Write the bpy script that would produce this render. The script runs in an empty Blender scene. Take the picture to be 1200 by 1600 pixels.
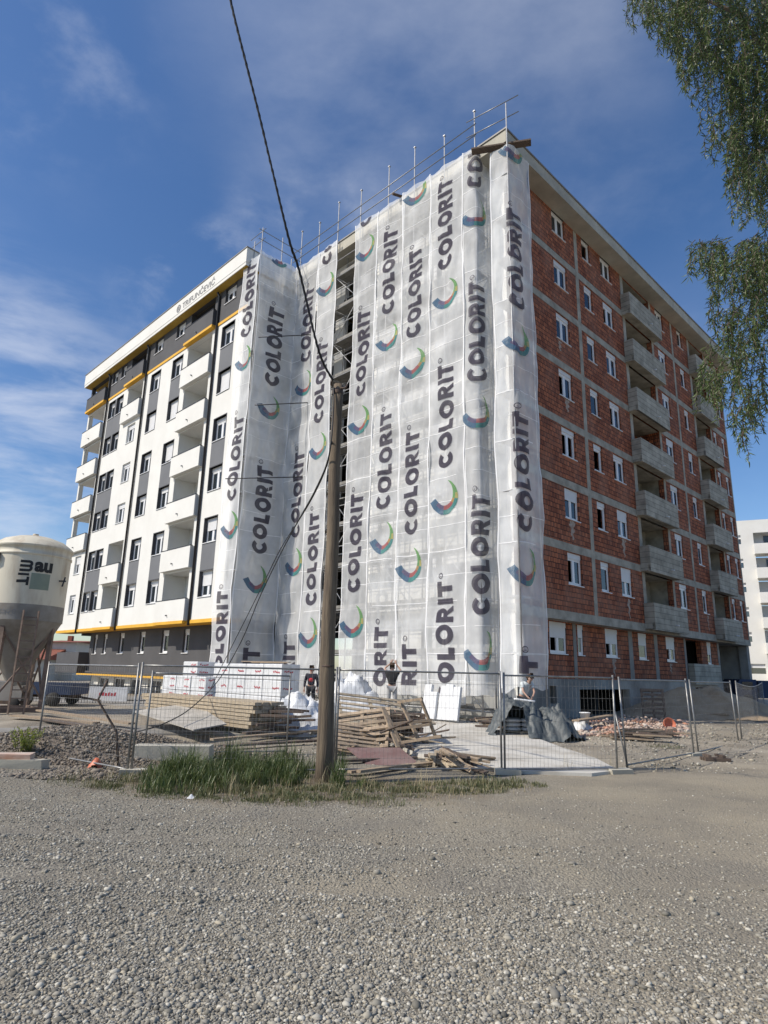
import bpy, math, random
import numpy as np
from mathutils import Vector, Matrix, noise
PI = math.pi
R_ = math.radians
random.seed(7)
SC = bpy.context.scene
COL = SC.collection

# ------------------------------------------------------------------ camera
CZ = 1.92
PITCH, ROLL, FPX = 0.2465, 0.0234, 1000.0
cd = bpy.data.cameras.new("camera")
cam = bpy.data.objects.new("camera", cd)
COL.objects.link(cam)
c, s = math.cos(PITCH), math.sin(PITCH)
cr, sr = math.cos(ROLL), math.sin(ROLL)
right0 = Vector((1, 0, 0)); up0 = Vector((0, -s, c)); fwd = Vector((0, c, s))
right = right0 * cr + up0 * sr
up = up0 * cr - right0 * sr
m = Matrix((right, up, -fwd)).transposed().to_4x4()
m.translation = Vector((0, 0, CZ))
cam.matrix_world = m
cd.sensor_fit = 'VERTICAL'
cd.sensor_height = 32.0
cd.lens = 32.0 * FPX / 1600.0
cd.clip_start = 0.1
cd.clip_end = 2500
SC.camera = cam

# ------------------------------------------------------------------ sky, sun, exposure
SUN_EL = R_(43)
SUN_H = Vector((-0.93, -0.36, 0)).normalized()     # horizontal direction towards the sun
w = bpy.data.worlds.new("World"); SC.world = w; w.use_nodes = True
nt = w.node_tree; nt.nodes.clear()
def N(t, typ, **k):
    n = t.nodes.new(typ)
    for a, b in k.items(): setattr(n, a, b)
    return n
out = N(nt, 'ShaderNodeOutputWorld'); bg = N(nt, 'ShaderNodeBackground')
sky = N(nt, 'ShaderNodeTexSky', sky_type='NISHITA')
sky.sun_disc = False; sky.sun_elevation = SUN_EL
sky.sun_rotation = math.atan2(SUN_H.x, SUN_H.y)
sky.altitude = 100; sky.air_density = 1.0; sky.dust_density = 0.7; sky.ozone_density = 2.6
tc = N(nt, 'ShaderNodeTexCoord')
sep = N(nt, 'ShaderNodeSeparateXYZ'); nt.links.new(tc.outputs['Generated'], sep.inputs[0])
def wm(op, a, b=None, c=None, clamp=False):
    n = N(nt, 'ShaderNodeMath', operation=op); n.use_clamp = clamp
    for i, v in enumerate((a, b, c)):
        if v is None: continue
        if isinstance(v, (int, float)): n.inputs[i].default_value = v
        else: nt.links.new(v, n.inputs[i])
    return n.outputs[0]
zz = wm('ADD', wm('MAXIMUM', sep.outputs[2], 0.0), 0.18)
cx = wm('DIVIDE', sep.outputs[0], zz); cy = wm('DIVIDE', sep.outputs[1], zz)
cb = N(nt, 'ShaderNodeCombineXYZ'); nt.links.new(cx, cb.inputs[0]); nt.links.new(cy, cb.inputs[1])
def cloud(scale, sx, sy, rot, det, lo, hi, dist, off=(0, 0, 0)):
    mp = N(nt, 'ShaderNodeMapping'); mp.inputs['Scale'].default_value = (sx, sy, 1); mp.inputs['Rotation'].default_value = (0, 0, rot)
    mp.inputs['Location'].default_value = off
    nt.links.new(cb.outputs[0], mp.inputs[0])
    no = N(nt, 'ShaderNodeTexNoise'); no.inputs['Scale'].default_value = scale; no.inputs['Detail'].default_value = det
    no.inputs['Roughness'].default_value = 0.62; no.inputs['Distortion'].default_value = dist
    nt.links.new(mp.outputs[0], no.inputs['Vector'])
    mr = N(nt, 'ShaderNodeMapRange', interpolation_type='SMOOTHSTEP'); mr.inputs['From Min'].default_value = lo; mr.inputs['From Max'].default_value = hi
    nt.links.new(no.outputs['Fac'], mr.inputs['Value'])
    return mr.outputs[0]
def blob(x, y, z, sharp):      # soft region of the sky round a direction
    d = Vector((x, y, z)).normalized()
    vm = N(nt, 'ShaderNodeVectorMath', operation='DOT_PRODUCT'); nt.links.new(tc.outputs['Generated'], vm.inputs[0]); vm.inputs[1].default_value = d
    mr = N(nt, 'ShaderNodeMapRange', interpolation_type='SMOOTHSTEP'); mr.inputs['From Min'].default_value = sharp; mr.inputs['From Max'].default_value = 1.0
    nt.links.new(vm.outputs['Value'], mr.inputs['Value'])
    return mr.outputs[0]
def puff(scale, sc3, det, lo, hi, dist, off=(0, 0, 0)):      # noise taken straight from the direction, for soft rounded cloud
    mp = N(nt, 'ShaderNodeMapping'); mp.inputs['Scale'].default_value = sc3; mp.inputs['Location'].default_value = off
    nt.links.new(tc.outputs['Generated'], mp.inputs[0])
    no = N(nt, 'ShaderNodeTexNoise'); no.inputs['Scale'].default_value = scale; no.inputs['Detail'].default_value = det
    no.inputs['Roughness'].default_value = 0.58; no.inputs['Distortion'].default_value = dist
    nt.links.new(mp.outputs[0], no.inputs['Vector'])
    mr = N(nt, 'ShaderNodeMapRange', interpolation_type='SMOOTHSTEP'); mr.inputs['From Min'].default_value = lo; mr.inputs['From Max'].default_value = hi
    nt.links.new(no.outputs['Fac'], mr.inputs['Value'])
    return mr.outputs[0]
veil = puff(2.2, (0.8, 1, 1.6), 7, 0.30, 0.78, 0.15, (0.3, 0.1, 0.4))
wisp = puff(6.5, (0.9, 1, 1.5), 8, 0.42, 0.78, 0.15, (2.3, 0, 1.1))
streak = puff(4.2, (1.0, 1, 4.2), 9, 0.36, 0.72, 0.3, (1.3, 0.4, 0.2))
BL_ = [(veil, (0.06, 0.58, 0.82), 0.92, 0.36), (veil, (-0.06, 0.74, 0.66), 0.98, 0.2), (wisp, (-0.42, 0.58, 0.70), 0.985, 0.3), (wisp, (-0.10, 0.80, 0.53), 0.98, 0.5),
       (wisp, (-0.27, 0.82, 0.50), 0.99, 0.5), (wisp, (0.30, 0.80, 0.55), 0.96, 0.08), (streak, (-0.60, 0.80, 0.26), 0.94, 0.62), (veil, (0.5, 0.8, 0.2), 0.90, 0.15)]
acc = wm('MULTIPLY', wisp, 0.02)
for tex, dr, sh, k in BL_: acc = wm('ADD', acc, wm('MULTIPLY', tex, wm('MULTIPLY', blob(dr[0], dr[1], dr[2], sh), k)), clamp=True)
mx = N(nt, 'ShaderNodeMix', data_type='RGBA')
nt.links.new(acc, mx.inputs['Factor']); 
hs = N(nt, 'ShaderNodeHueSaturation'); hs.inputs['Saturation'].default_value = 1.20; hs.inputs['Value'].default_value = 1.27; hs.inputs['Hue'].default_value = 0.505
nt.links.new(sky.outputs[0], hs.inputs['Color'])
nt.links.new(hs.outputs[0], mx.inputs['A']); mx.inputs['B'].default_value = (7.2, 7.6, 8.6, 1)
nt.links.new(mx.outputs['Result'], bg.inputs[0]); bg.inputs[1].default_value = 0.085
nt.links.new(bg.outputs[0], out.inputs[0])
sl = bpy.data.lights.new("sun", 'SUN'); sl.energy = 3.6; sl.angle = R_(0.53); sl.color = (1.0, 0.92, 0.80)
so = bpy.data.objects.new("sun", sl); COL.objects.link(so)
sd = (SUN_H * math.cos(SUN_EL) + Vector((0, 0, math.sin(SUN_EL))))
so.rotation_euler = (-sd).to_track_quat('-Z', 'Y').to_euler()
so.location = (-30, -10, 40)
SC.view_settings.view_transform = 'Standard'; SC.view_settings.look = 'None'
SC.view_settings.exposure = 0.36; SC.view_settings.gamma = 1.0
SC.cycles.max_bounces = 6; SC.cycles.transparent_max_bounces = 24
SC.cycles.diffuse_bounces = 3; SC.cycles.glossy_bounces = 2; SC.cycles.transmission_bounces = 3

# ------------------------------------------------------------------ frames of reference
AZ = 0.7942
V2 = Vector((math.sin(AZ), math.cos(AZ), 0)); U2 = Vector((-math.cos(AZ), math.sin(AZ), 0))
ROT = PI / 2 - AZ
def W(t, s_, z=0): return U2 * s_ + V2 * t + Vector((0, 0, z))
def ray(px, py):
    X = (px - 600) / FPX; Z = (800 - py) / FPX
    return fwd + right * X + up * Z
def gpt(px, py, z=0.0):
    d = ray(px, py); k = (z - CZ) / d.z
    return Vector((d.x * k, d.y * k, z))
def at(px, py, Y):
    d = ray(px, py); k = Y / d.y
    return Vector((d.x * k, Y, CZ + d.z * k))
def sm(x): x = max(0.0, min(1.0, x)); return x * x * (3 - 2 * x)
def gz(x, y):
    return 0.33 * sm((y - 15.5) / 10.0)
def gh(x, y):
    n_ = 0.035 * noise.noise(Vector((x * 0.5, y * 0.5, 0))) + 0.014 * noise.noise(Vector((x * 2.1, y * 2.1, 3)))
    for c0 in (6.6, 8.2):
        d_ = y - (c0 + 0.025 * (x + 1.5) ** 2 + 0.15 * noise.noise(Vector((x * 0.4, c0, 0))))
        n_ -= 0.032 * math.exp(-(d_ / 0.22) ** 2) - 0.014 * math.exp(-((abs(d_) - 0.42) / 0.14) ** 2)
    return n_
def gsite(px, py):
    z = 0.0
    for _ in range(6):
        p = gpt(px, py, z); z = gz(p.x, p.y)
    p.z = z
    return p

# ------------------------------------------------------------------ materials
def new_mat(name):
    m_ = bpy.data.materials.new(name); m_.use_nodes = True
    t = m_.node_tree; t.nodes.clear()
    o = N(t, 'ShaderNodeOutputMaterial'); p = N(t, 'ShaderNodeBsdfPrincipled')
    t.links.new(p.outputs[0], o.inputs[0])
    return m_, t, p, o
def rgba(cc): return (cc[0], cc[1], cc[2], 1)
def mat(name, col, rough=0.75, col2=None, scale=2.0, detail=6, bump=0.15, bscale=30, metal=0, spec=None, stretch=None, island=0.0, lo=0.35, hi=0.65):
    m_, t, p, o = new_mat(name)
    tcn = N(t, 'ShaderNodeTexCoord'); vec = tcn.outputs['Object']
    if stretch:
        mp = N(t, 'ShaderNodeMapping'); mp.inputs['Scale'].default_value = stretch; t.links.new(vec, mp.inputs[0]); vec = mp.outputs[0]
    if col2 is None: col2 = tuple(x * 0.8 for x in col)
    no = N(t, 'ShaderNodeTexNoise'); no.inputs['Scale'].default_value = scale; no.inputs['Detail'].default_value = detail; no.inputs['Roughness'].default_value = 0.6
    t.links.new(vec, no.inputs['Vector'])
    mr = N(t, 'ShaderNodeMapRange'); mr.inputs['From Min'].default_value = lo; mr.inputs['From Max'].default_value = hi
    t.links.new(no.outputs['Fac'], mr.inputs['Value'])
    mxx = N(t, 'ShaderNodeMix', data_type='RGBA'); t.links.new(mr.outputs[0], mxx.inputs['Factor'])
    mxx.inputs['A'].default_value = rgba(col); mxx.inputs['B'].default_value = rgba(col2)
    cout = mxx.outputs['Result']
    if island:
        ge = N(t, 'ShaderNodeNewGeometry'); mr2 = N(t, 'ShaderNodeMapRange')
        mr2.inputs['To Min'].default_value = 1 - island; mr2.inputs['To Max'].default_value = 1 + island
        t.links.new(ge.outputs['Random Per Island'], mr2.inputs['Value'])
        h = N(t, 'ShaderNodeHueSaturation'); t.links.new(cout, h.inputs['Color']); t.links.new(mr2.outputs[0], h.inputs['Value']); cout = h.outputs[0]
    t.links.new(cout, p.inputs['Base Color'])
    p.inputs['Roughness'].default_value = rough; p.inputs['Metallic'].default_value = metal
    if spec is not None: p.inputs['Specular IOR Level'].default_value = spec
    if bump:
        n2 = N(t, 'ShaderNodeTexNoise'); n2.inputs['Scale'].default_value = bscale; n2.inputs['Detail'].default_value = 5
        t.links.new(vec, n2.inputs['Vector'])
        bp = N(t, 'ShaderNodeBump'); bp.inputs['Strength'].default_value = bump; bp.inputs['Distance'].default_value = 0.02
        t.links.new(n2.outputs['Fac'], bp.inputs['Height']); t.links.new(bp.outputs[0], p.inputs['Normal'])
    return m_
MT = {}
MT['white'] = mat('white_render', (0.73, 0.725, 0.69), 0.9, (0.65, 0.64, 0.60), 0.7, bump=0.08, bscale=60, lo=0.3, hi=0.8)
MT['dark'] = mat('charcoal_render', (0.085, 0.085, 0.09), 0.85, (0.068, 0.068, 0.072), 0.7, bump=0.08, bscale=60)
MT['panel'] = mat('grey_render', (0.16, 0.165, 0.175), 0.85, (0.14, 0.145, 0.155), 0.7, bump=0.08, bscale=60)
MT['yellow'] = mat('ochre_render', (0.75, 0.42, 0.045), 0.8, (0.66, 0.36, 0.035), 1.0, bump=0.05)
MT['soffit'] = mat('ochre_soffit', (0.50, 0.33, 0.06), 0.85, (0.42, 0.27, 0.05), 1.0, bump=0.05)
MT['pvc'] = mat('white_pvc', (0.82, 0.82, 0.82), 0.35, (0.78, 0.78, 0.78), 2, bump=0)
MT['shut'] = mat('white_shutter', (0.72, 0.72, 0.72), 0.5, (0.66, 0.66, 0.66), 2, bump=0.0)
MT['reveal'] = mat('charcoal_reveal', (0.06, 0.06, 0.065), 0.7, bump=0)
MT['pipe'] = mat('dark_metal_pipe', (0.03, 0.03, 0.035), 0.45, bump=0, metal=0.3)
MT['darkin'] = mat('shade_darkened_plaster', (0.06, 0.058, 0.055), 0.95, (0.045, 0.043, 0.04), 1, bump=0)  # shade of rooms and loggias put into the plaster colour
MT['conc'] = mat('raw_concrete', (0.45, 0.42, 0.35), 0.9, (0.25, 0.235, 0.195), 1.6, 9, 0.3, 25)
MT['conc2'] = mat('pale_concrete', (0.50, 0.47, 0.39), 0.9, (0.35, 0.33, 0.275), 0.9, 8, 0.25, 25)
MT['plinth'] = mat('stained_concrete', (0.36, 0.35, 0.32), 0.92, (0.20, 0.19, 0.175), 0.8, 9, 0.3, 20)
MT['metal'] = mat('galvanised_steel', (0.30, 0.30, 0.29), 0.45, (0.20, 0.20, 0.20), 12, bump=0.05, metal=0.6)
MT['wire'] = mat('fence_wire', (0.34, 0.34, 0.33), 0.55, (0.15, 0.14, 0.13), 12, bump=0, metal=0.4)
MT['rust'] = mat('rusty_steel', (0.15, 0.10, 0.07), 0.7, (0.07, 0.055, 0.05), 8, bump=0.1, metal=0.4)
MT['scaf'] = mat('scaffold_tube', (0.48, 0.48, 0.48), 0.5, (0.36, 0.36, 0.36), 8, bump=0, metal=0.3)
MT['deck'] = mat('scaffold_deck', (0.26, 0.25, 0.23), 0.8, (0.18, 0.17, 0.15), 3, bump=0.1)
MT['cable'] = mat('black_cable', (0.02, 0.02, 0.022), 0.6, bump=0)
MT['rubber'] = mat('rubber', (0.025, 0.025, 0.025), 0.8, bump=0.1)
MT['wood'] = mat('weathered_timber', (0.38, 0.29, 0.20), 0.85, (0.23, 0.18, 0.13), 3, 7, 0.3, 30, stretch=(0.6, 6, 6), island=0.25)
MT['wood2'] = mat('pale_timber', (0.47, 0.39, 0.28), 0.8, (0.31, 0.25, 0.175), 3, 7, 0.25, 30, stretch=(0.6, 6, 6), island=0.2)
MT['wood3'] = mat('dark_wet_timber', (0.14, 0.10, 0.075), 0.85, (0.08, 0.06, 0.05), 3, 7, 0.3, 30, stretch=(0.6, 6, 6), island=0.3)
MT['ply'] = mat('film_faced_plywood', (0.16, 0.085, 0.08), 0.55, (0.22, 0.15, 0.14), 2.5, 8, 0.1, 30)
MT['plyw'] = mat('dusty_board', (0.48, 0.45, 0.40), 0.8, (0.34, 0.32, 0.28), 2.0, 8, 0.1, 30)
MT['foam'] = mat('white_packaging', (0.76, 0.77, 0.78), 0.45, (0.60, 0.61, 0.62), 4, 8, 0.4, 9)
MT['foamg'] = mat('grey_packaging', (0.50, 0.53, 0.57), 0.45, (0.44, 0.47, 0.51), 3, 6, 0.25, 9)
MT['redink'] = mat('red_print', (0.50, 0.05, 0.07), 0.6, bump=0)
MT['film'] = mat('crumpled_film', (0.78, 0.79, 0.80), 0.25, (0.60, 0.62, 0.64), 4, 6, 0.8, 7)
MT['mortar'] = mat('dried_mortar', (0.46, 0.40, 0.34), 0.95, (0.30, 0.20, 0.15), 7, 6, 0.3, 20)
MT['tarp'] = mat('grey_tarpaulin', (0.085, 0.10, 0.105), 0.55, (0.06, 0.07, 0.075), 4, 6, 0.35, 16)
MT['silo'] = mat('chalky_paint', (0.64, 0.59, 0.47), 0.6, (0.36, 0.27, 0.18), 1.6, 10, 0.08, 20, lo=0.46, hi=0.80, stretch=(1.3, 1.3, 0.35))
MT['silog'] = mat('grey_paint_band', (0.29, 0.275, 0.25), 0.65, (0.17, 0.145, 0.115), 1.2, 8, 0.05, 20)
MT['silorust'] = mat('rusted_frame', (0.24, 0.17, 0.13), 0.75, (0.13, 0.09, 0.07), 3, 8, 0.15, 20)
MT['silogreen'] = mat('faded_green_paint', (0.23, 0.27, 0.21), 0.65, (0.20, 0.24, 0.19), 3, bump=0)
MT['black'] = mat('black_paint', (0.015, 0.015, 0.015), 0.6, bump=0)
MT['greyink'] = mat('grey_lettering', (0.20, 0.20, 0.20), 0.6, bump=0)
MT['bark'] = mat('pole_wood', (0.20, 0.155, 0.105), 0.9, (0.085, 0.065, 0.048), 3, 9, 0.6, 14, stretch=(5, 5, 0.35))
MT['treebark'] = mat('willow_bark', (0.14, 0.11, 0.08), 0.9, (0.08, 0.06, 0.045), 6, 8, 0.6, 14, stretch=(3, 3, 0.6))
MT['roofm'] = mat('roof_metal', (0.25, 0.24, 0.23), 0.6, bump=0)
MT['tile'] = mat('red_roof_tile', (0.30, 0.10, 0.06), 0.85, (0.20, 0.07, 0.045), 3)
MT['cream'] = mat('cream_wall', (0.62, 0.60, 0.54), 0.9, (0.55, 0.53, 0.47), 1)
MT['blue'] = mat('blue_paint', (0.022, 0.045, 0.11), 0.6, (0.015, 0.03, 0.07), 3, bump=0)
MT['orange'] = mat('orange_plastic', (0.62, 0.16, 0.07), 0.5, (0.5, 0.12, 0.06), 3, bump=0)
MT['skin'] = mat('skin', (0.50, 0.31, 0.23), 0.6, bump=0)
MT['sand'] = mat('builders_sand', (0.46, 0.35, 0.23), 0.95, (0.32, 0.23, 0.14), 1.5, 9, 0.6, 12)
MT['rubble'] = mat('broken_masonry', (0.52, 0.46, 0.40), 0.95, (0.40, 0.20, 0.13), 1.2, 5, 0.3, 12, island=0.3)
MT['green'] = mat('green_print', (0.10, 0.30, 0.08), 0.5, bump=0)
def cloth(name, col): 
    MT[name] = mat(name, col, 0.85, tuple(x * 0.75 for x in col), 6, bump=0.2, bscale=20); return MT[name]
cloth('black_cotton', (0.02, 0.02, 0.022)); cloth('grey_trousers', (0.42, 0.42, 0.42)); cloth('red_knit', (0.50, 0.03, 0.04))
cloth('navy_fleece', (0.03, 0.03, 0.045)); cloth('pale_cotton', (0.62, 0.66, 0.66)); cloth('dark_trousers', (0.03, 0.032, 0.04)); cloth('brown_hair', (0.06, 0.035, 0.02))

def glass_mat():
    m_, t, p, o = new_mat('window_glass')
    p.inputs['Base Color'].default_value = (0.035, 0.045, 0.055, 1); p.inputs['Roughness'].default_value = 0.04
    p.inputs['Specular IOR Level'].default_value = 0.9
    tr = N(t, 'ShaderNodeBsdfTransparent'); mixn = N(t, 'ShaderNodeMixShader'); mixn.inputs[0].default_value = 0.72
    t.links.new(tr.outputs[0], mixn.inputs[1]); t.links.new(p.outputs[0], mixn.inputs[2]); t.links.new(mixn.outputs[0], o.inputs[0])
    return m_
MT['glass'] = glass_mat()
def brick_mat():
    m_, t, p, o = new_mat('hollow_clay_block')
    tcn = N(t, 'ShaderNodeTexCoord'); sp = N(t, 'ShaderNodeSeparateXYZ'); t.links.new(tcn.outputs['Object'], sp.inputs[0])
    ad = N(t, 'ShaderNodeMath', operation='ADD'); t.links.new(sp.outputs[0], ad.inputs[0]); t.links.new(sp.outputs[1], ad.inputs[1])
    nz = N(t, 'ShaderNodeTexNoise'); nz.inputs['Scale'].default_value = 1.7; nz.inputs['Detail'].default_value = 3
    t.links.new(tcn.outputs['Object'], nz.inputs['Vector'])
    wob = N(t, 'ShaderNodeMath', operation='MULTIPLY_ADD'); wob.inputs[1].default_value = 0.05; t.links.new(nz.outputs['Fac'], wob.inputs[0]); t.links.new(sp.outputs[2], wob.inputs[2])
    cbn = N(t, 'ShaderNodeCombineXYZ'); t.links.new(ad.outputs[0], cbn.inputs[0]); t.links.new(wob.outputs[0], cbn.inputs[1])
    br = N(t, 'ShaderNodeTexBrick'); t.links.new(cbn.outputs[0], br.inputs['Vector'])
    br.inputs['Scale'].default_value = 1.0; br.inputs['Brick Width'].default_value = 0.26; br.inputs['Row Height'].default_value = 0.215
    br.inputs['Mortar Size'].default_value = 0.017; br.inputs['Mortar Smooth'].default_value = 0.3; br.inputs['Bias'].default_value = 0.0
    br.inputs['Color1'].default_value = (0.56, 0.185, 0.085, 1); br.inputs['Color2'].default_value = (0.27, 0.080, 0.040, 1)
    br.inputs['Mortar'].default_value = (0.075, 0.045, 0.035, 1)
    # fine ribs of the hollow blocks
    br2 = N(t, 'ShaderNodeTexBrick'); t.links.new(cbn.outputs[0], br2.inputs['Vector'])
    br2.offset = 0.37
    br2.inputs['Scale'].default_value = 1.0; br2.inputs['Brick Width'].default_value = 0.13; br2.inputs['Row Height'].default_value = 0.215
    br2.inputs['Mortar Size'].default_value = 0.016; br2.inputs['Color1'].default_value = (1, 1, 1, 1); br2.inputs['Color2'].default_value = (0.72, 0.72, 0.72, 1); br2.inputs['Mortar'].default_value = (0.22, 0.2, 0.18, 1)
    mu = N(t, 'ShaderNodeMix', data_type='RGBA', blend_type='MULTIPLY'); mu.inputs['Factor'].default_value = 0.85
    t.links.new(br.outputs['Color'], mu.inputs['A']); t.links.new(br2.outputs['Color'], mu.inputs['B'])
    # dirt and cement smears
    n2 = N(t, 'ShaderNodeTexNoise'); n2.inputs['Scale'].default_value = 0.55; n2.inputs['Detail'].default_value = 9; n2.inputs['Roughness'].default_value = 0.7
    t.links.new(tcn.outputs['Object'], n2.inputs['Vector'])
    mr = N(t, 'ShaderNodeMapRange'); mr.inputs['From Min'].default_value = 0.46; mr.inputs['From Max'].default_value = 0.72; mr.inputs['To Max'].default_value = 0.6; t.links.new(n2.outputs['Fac'], mr.inputs['Value'])
    mx2 = N(t, 'ShaderNodeMix', data_type='RGBA'); t.links.new(mr.outputs[0], mx2.inputs['Factor']); t.links.new(mu.outputs['Result'], mx2.inputs['A']); mx2.inputs['B'].default_value = (0.36, 0.20, 0.14, 1)
    t.links.new(mx2.outputs['Result'], p.inputs['Base Color']); p.inputs['Roughness'].default_value = 0.92
    bp = N(t, 'ShaderNodeBump'); bp.inputs['Strength'].default_value = 0.8; bp.inputs['Distance'].default_value = 0.03; bp.invert = True
    t.links.new(br.outputs['Fac'], bp.inputs['Height']); t.links.new(bp.outputs[0], p.inputs['Normal'])
    return m_
MT['brick'] = brick_mat()
def board_conc():
    m_, t, p, o = new_mat('board_marked_concrete')
    tcn = N(t, 'ShaderNodeTexCoord'); sp = N(t, 'ShaderNodeSeparateXYZ'); t.links.new(tcn.outputs['Object'], sp.inputs[0])
    cbn = N(t, 'ShaderNodeCombineXYZ'); ad = N(t, 'ShaderNodeMath', operation='ADD'); t.links.new(sp.outputs[0], ad.inputs[0]); t.links.new(sp.outputs[1], ad.inputs[1])
    t.links.new(ad.outputs[0], cbn.inputs[0]); t.links.new(sp.outputs[2], cbn.inputs[1])
    br = N(t, 'ShaderNodeTexBrick'); t.links.new(cbn.outputs[0], br.inputs['Vector']); br.inputs['Scale'].default_value = 1
    br.inputs['Brick Width'].default_value = 2.6; br.inputs['Row Height'].default_value = 0.27; br.inputs['Mortar Size'].default_value = 0.012
    br.inputs['Color1'].default_value = (0.47, 0.44, 0.365, 1); br.inputs['Color2'].default_value = (0.37, 0.345, 0.28, 1); br.inputs['Mortar'].default_value = (0.17, 0.165, 0.15, 1)
    n2 = N(t, 'ShaderNodeTexNoise'); n2.inputs['Scale'].default_value = 1.8; n2.inputs['Detail'].default_value = 9; t.links.new(tcn.outputs['Object'], n2.inputs['Vector'])
    mr = N(t, 'ShaderNodeMapRange'); mr.inputs['From Min'].default_value = 0.3; mr.inputs['From Max'].default_value = 0.7; mr.inputs['To Min'].default_value = 0.6; mr.inputs['To Max'].default_value = 1.12; t.links.new(n2.outputs['Fac'], mr.inputs['Value'])
    h = N(t, 'ShaderNodeHueSaturation'); t.links.new(br.outputs['Color'], h.inputs['Color']); t.links.new(mr.outputs[0], h.inputs['Value'])
    t.links.new(h.outputs[0], p.inputs['Base Color']); p.inputs['Roughness'].default_value = 0.9
    return m_
MT['board'] = board_conc()
def sheet_mat(name, col, transp, trl=0.35, weave=True):
    m_, t, p, o = new_mat(name); t.nodes.remove(p)
    df = N(t, 'ShaderNodeBsdfDiffuse'); tl = N(t, 'ShaderNodeBsdfTranslucent'); tr = N(t, 'ShaderNodeBsdfTransparent')
    df.inputs[0].default_value = rgba(col); tl.inputs[0].default_value = rgba(tuple(x * 0.95 for x in col))
    m1 = N(t, 'ShaderNodeMixShader'); m1.inputs[0].default_value = trl
    t.links.new(df.outputs[0], m1.inputs[1]); t.links.new(tl.outputs[0], m1.inputs[2])
    m2 = N(t, 'ShaderNodeMixShader'); t.links.new(m1.outputs[0], m2.inputs[1]); t.links.new(tr.outputs[0], m2.inputs[2])
    tcn = N(t, 'ShaderNodeTexCoord'); no = N(t, 'ShaderNodeTexNoise'); no.inputs['Scale'].default_value = 0.9; no.inputs['Detail'].default_value = 6
    t.links.new(tcn.outputs['Object'], no.inputs['Vector'])
    mr = N(t, 'ShaderNodeMapRange'); mr.inputs['From Min'].default_value = 0.3; mr.inputs['From Max'].default_value = 0.7
    mr.inputs['To Min'].default_value = transp * 0.72; mr.inputs['To Max'].default_value = transp * 1.28
    t.links.new(no.outputs['Fac'], mr.inputs['Value']); t.links.new(mr.outputs[0], m2.inputs[0]); t.links.new(m2.outputs[0], o.inputs[0])
    return m_
MT['net'] = sheet_mat('white_debris_net', (0.95, 0.96, 0.96), 0.42, 0.25)
MT['net2'] = sheet_mat('thin_white_debris_net', (0.97, 0.98, 0.98), 0.50, 0.25)
MT['hem'] = sheet_mat('net_hem_and_highlight', (0.95, 0.95, 0.95), 0.12, 0.2)  # real hems, and the painted highlight strips over the ledgers
MT['ink'] = sheet_mat('dark_net_print', (0.06, 0.052, 0.078), 0.24, 0.15)
for nme, cc in dict(i_blue=(0.06, 0.14, 0.24), i_teal=(0.06, 0.26, 0.25), i_red=(0.38, 0.10, 0.10), i_orange=(0.45, 0.27, 0.10), i_yellow=(0.46, 0.43, 0.15), i_green=(0.16, 0.36, 0.13), i_navy=(0.11, 0.09, 0.18)).items():
    MT[nme] = sheet_mat(nme.replace('i_', '') + '_net_print', cc, 0.28, 0.2)
def leaf_mat(name, c1, c2, trl=0.35):
    m_, t, p, o = new_mat(name)
    ge = N(t, 'ShaderNodeNewGeometry'); mxx = N(t, 'ShaderNodeMix', data_type='RGBA'); t.links.new(ge.outputs['Random Per Island'], mxx.inputs['Factor'])
    mxx.inputs['A'].default_value = rgba(c1); mxx.inputs['B'].default_value = rgba(c2)
    t.links.new(mxx.outputs['Result'], p.inputs['Base Color']); p.inputs['Roughness'].default_value = 0.45
    tl = N(t, 'ShaderNodeBsdfTranslucent'); t.links.new(mxx.outputs['Result'], tl.inputs[0])
    ms = N(t, 'ShaderNodeMixShader'); ms.inputs[0].default_value = trl
    t.links.new(p.outputs[0], ms.inputs[1]); t.links.new(tl.outputs[0], ms.inputs[2]); t.links.new(ms.outputs[0], o.inputs[0])
    return m_
MT['willow'] = leaf_mat('willow_leaf', (0.035, 0.062, 0.018), (0.14, 0.19, 0.055), 0.3)
MT['grass'] = leaf_mat('grass_blade', (0.045, 0.085, 0.022), (0.15, 0.175, 0.06), 0.25)
MT['grassd'] = leaf_mat('short_grass_blade', (0.05, 0.085, 0.025), (0.22, 0.20, 0.10), 0.25)
MT['weed'] = leaf_mat('weed_leaf', (0.20, 0.26, 0.04), (0.35, 0.36, 0.06), 0.3)
MT['treeleaf'] = leaf_mat('distant_leaf', (0.04, 0.07, 0.025), (0.09, 0.13, 0.04), 0.2)
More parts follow.
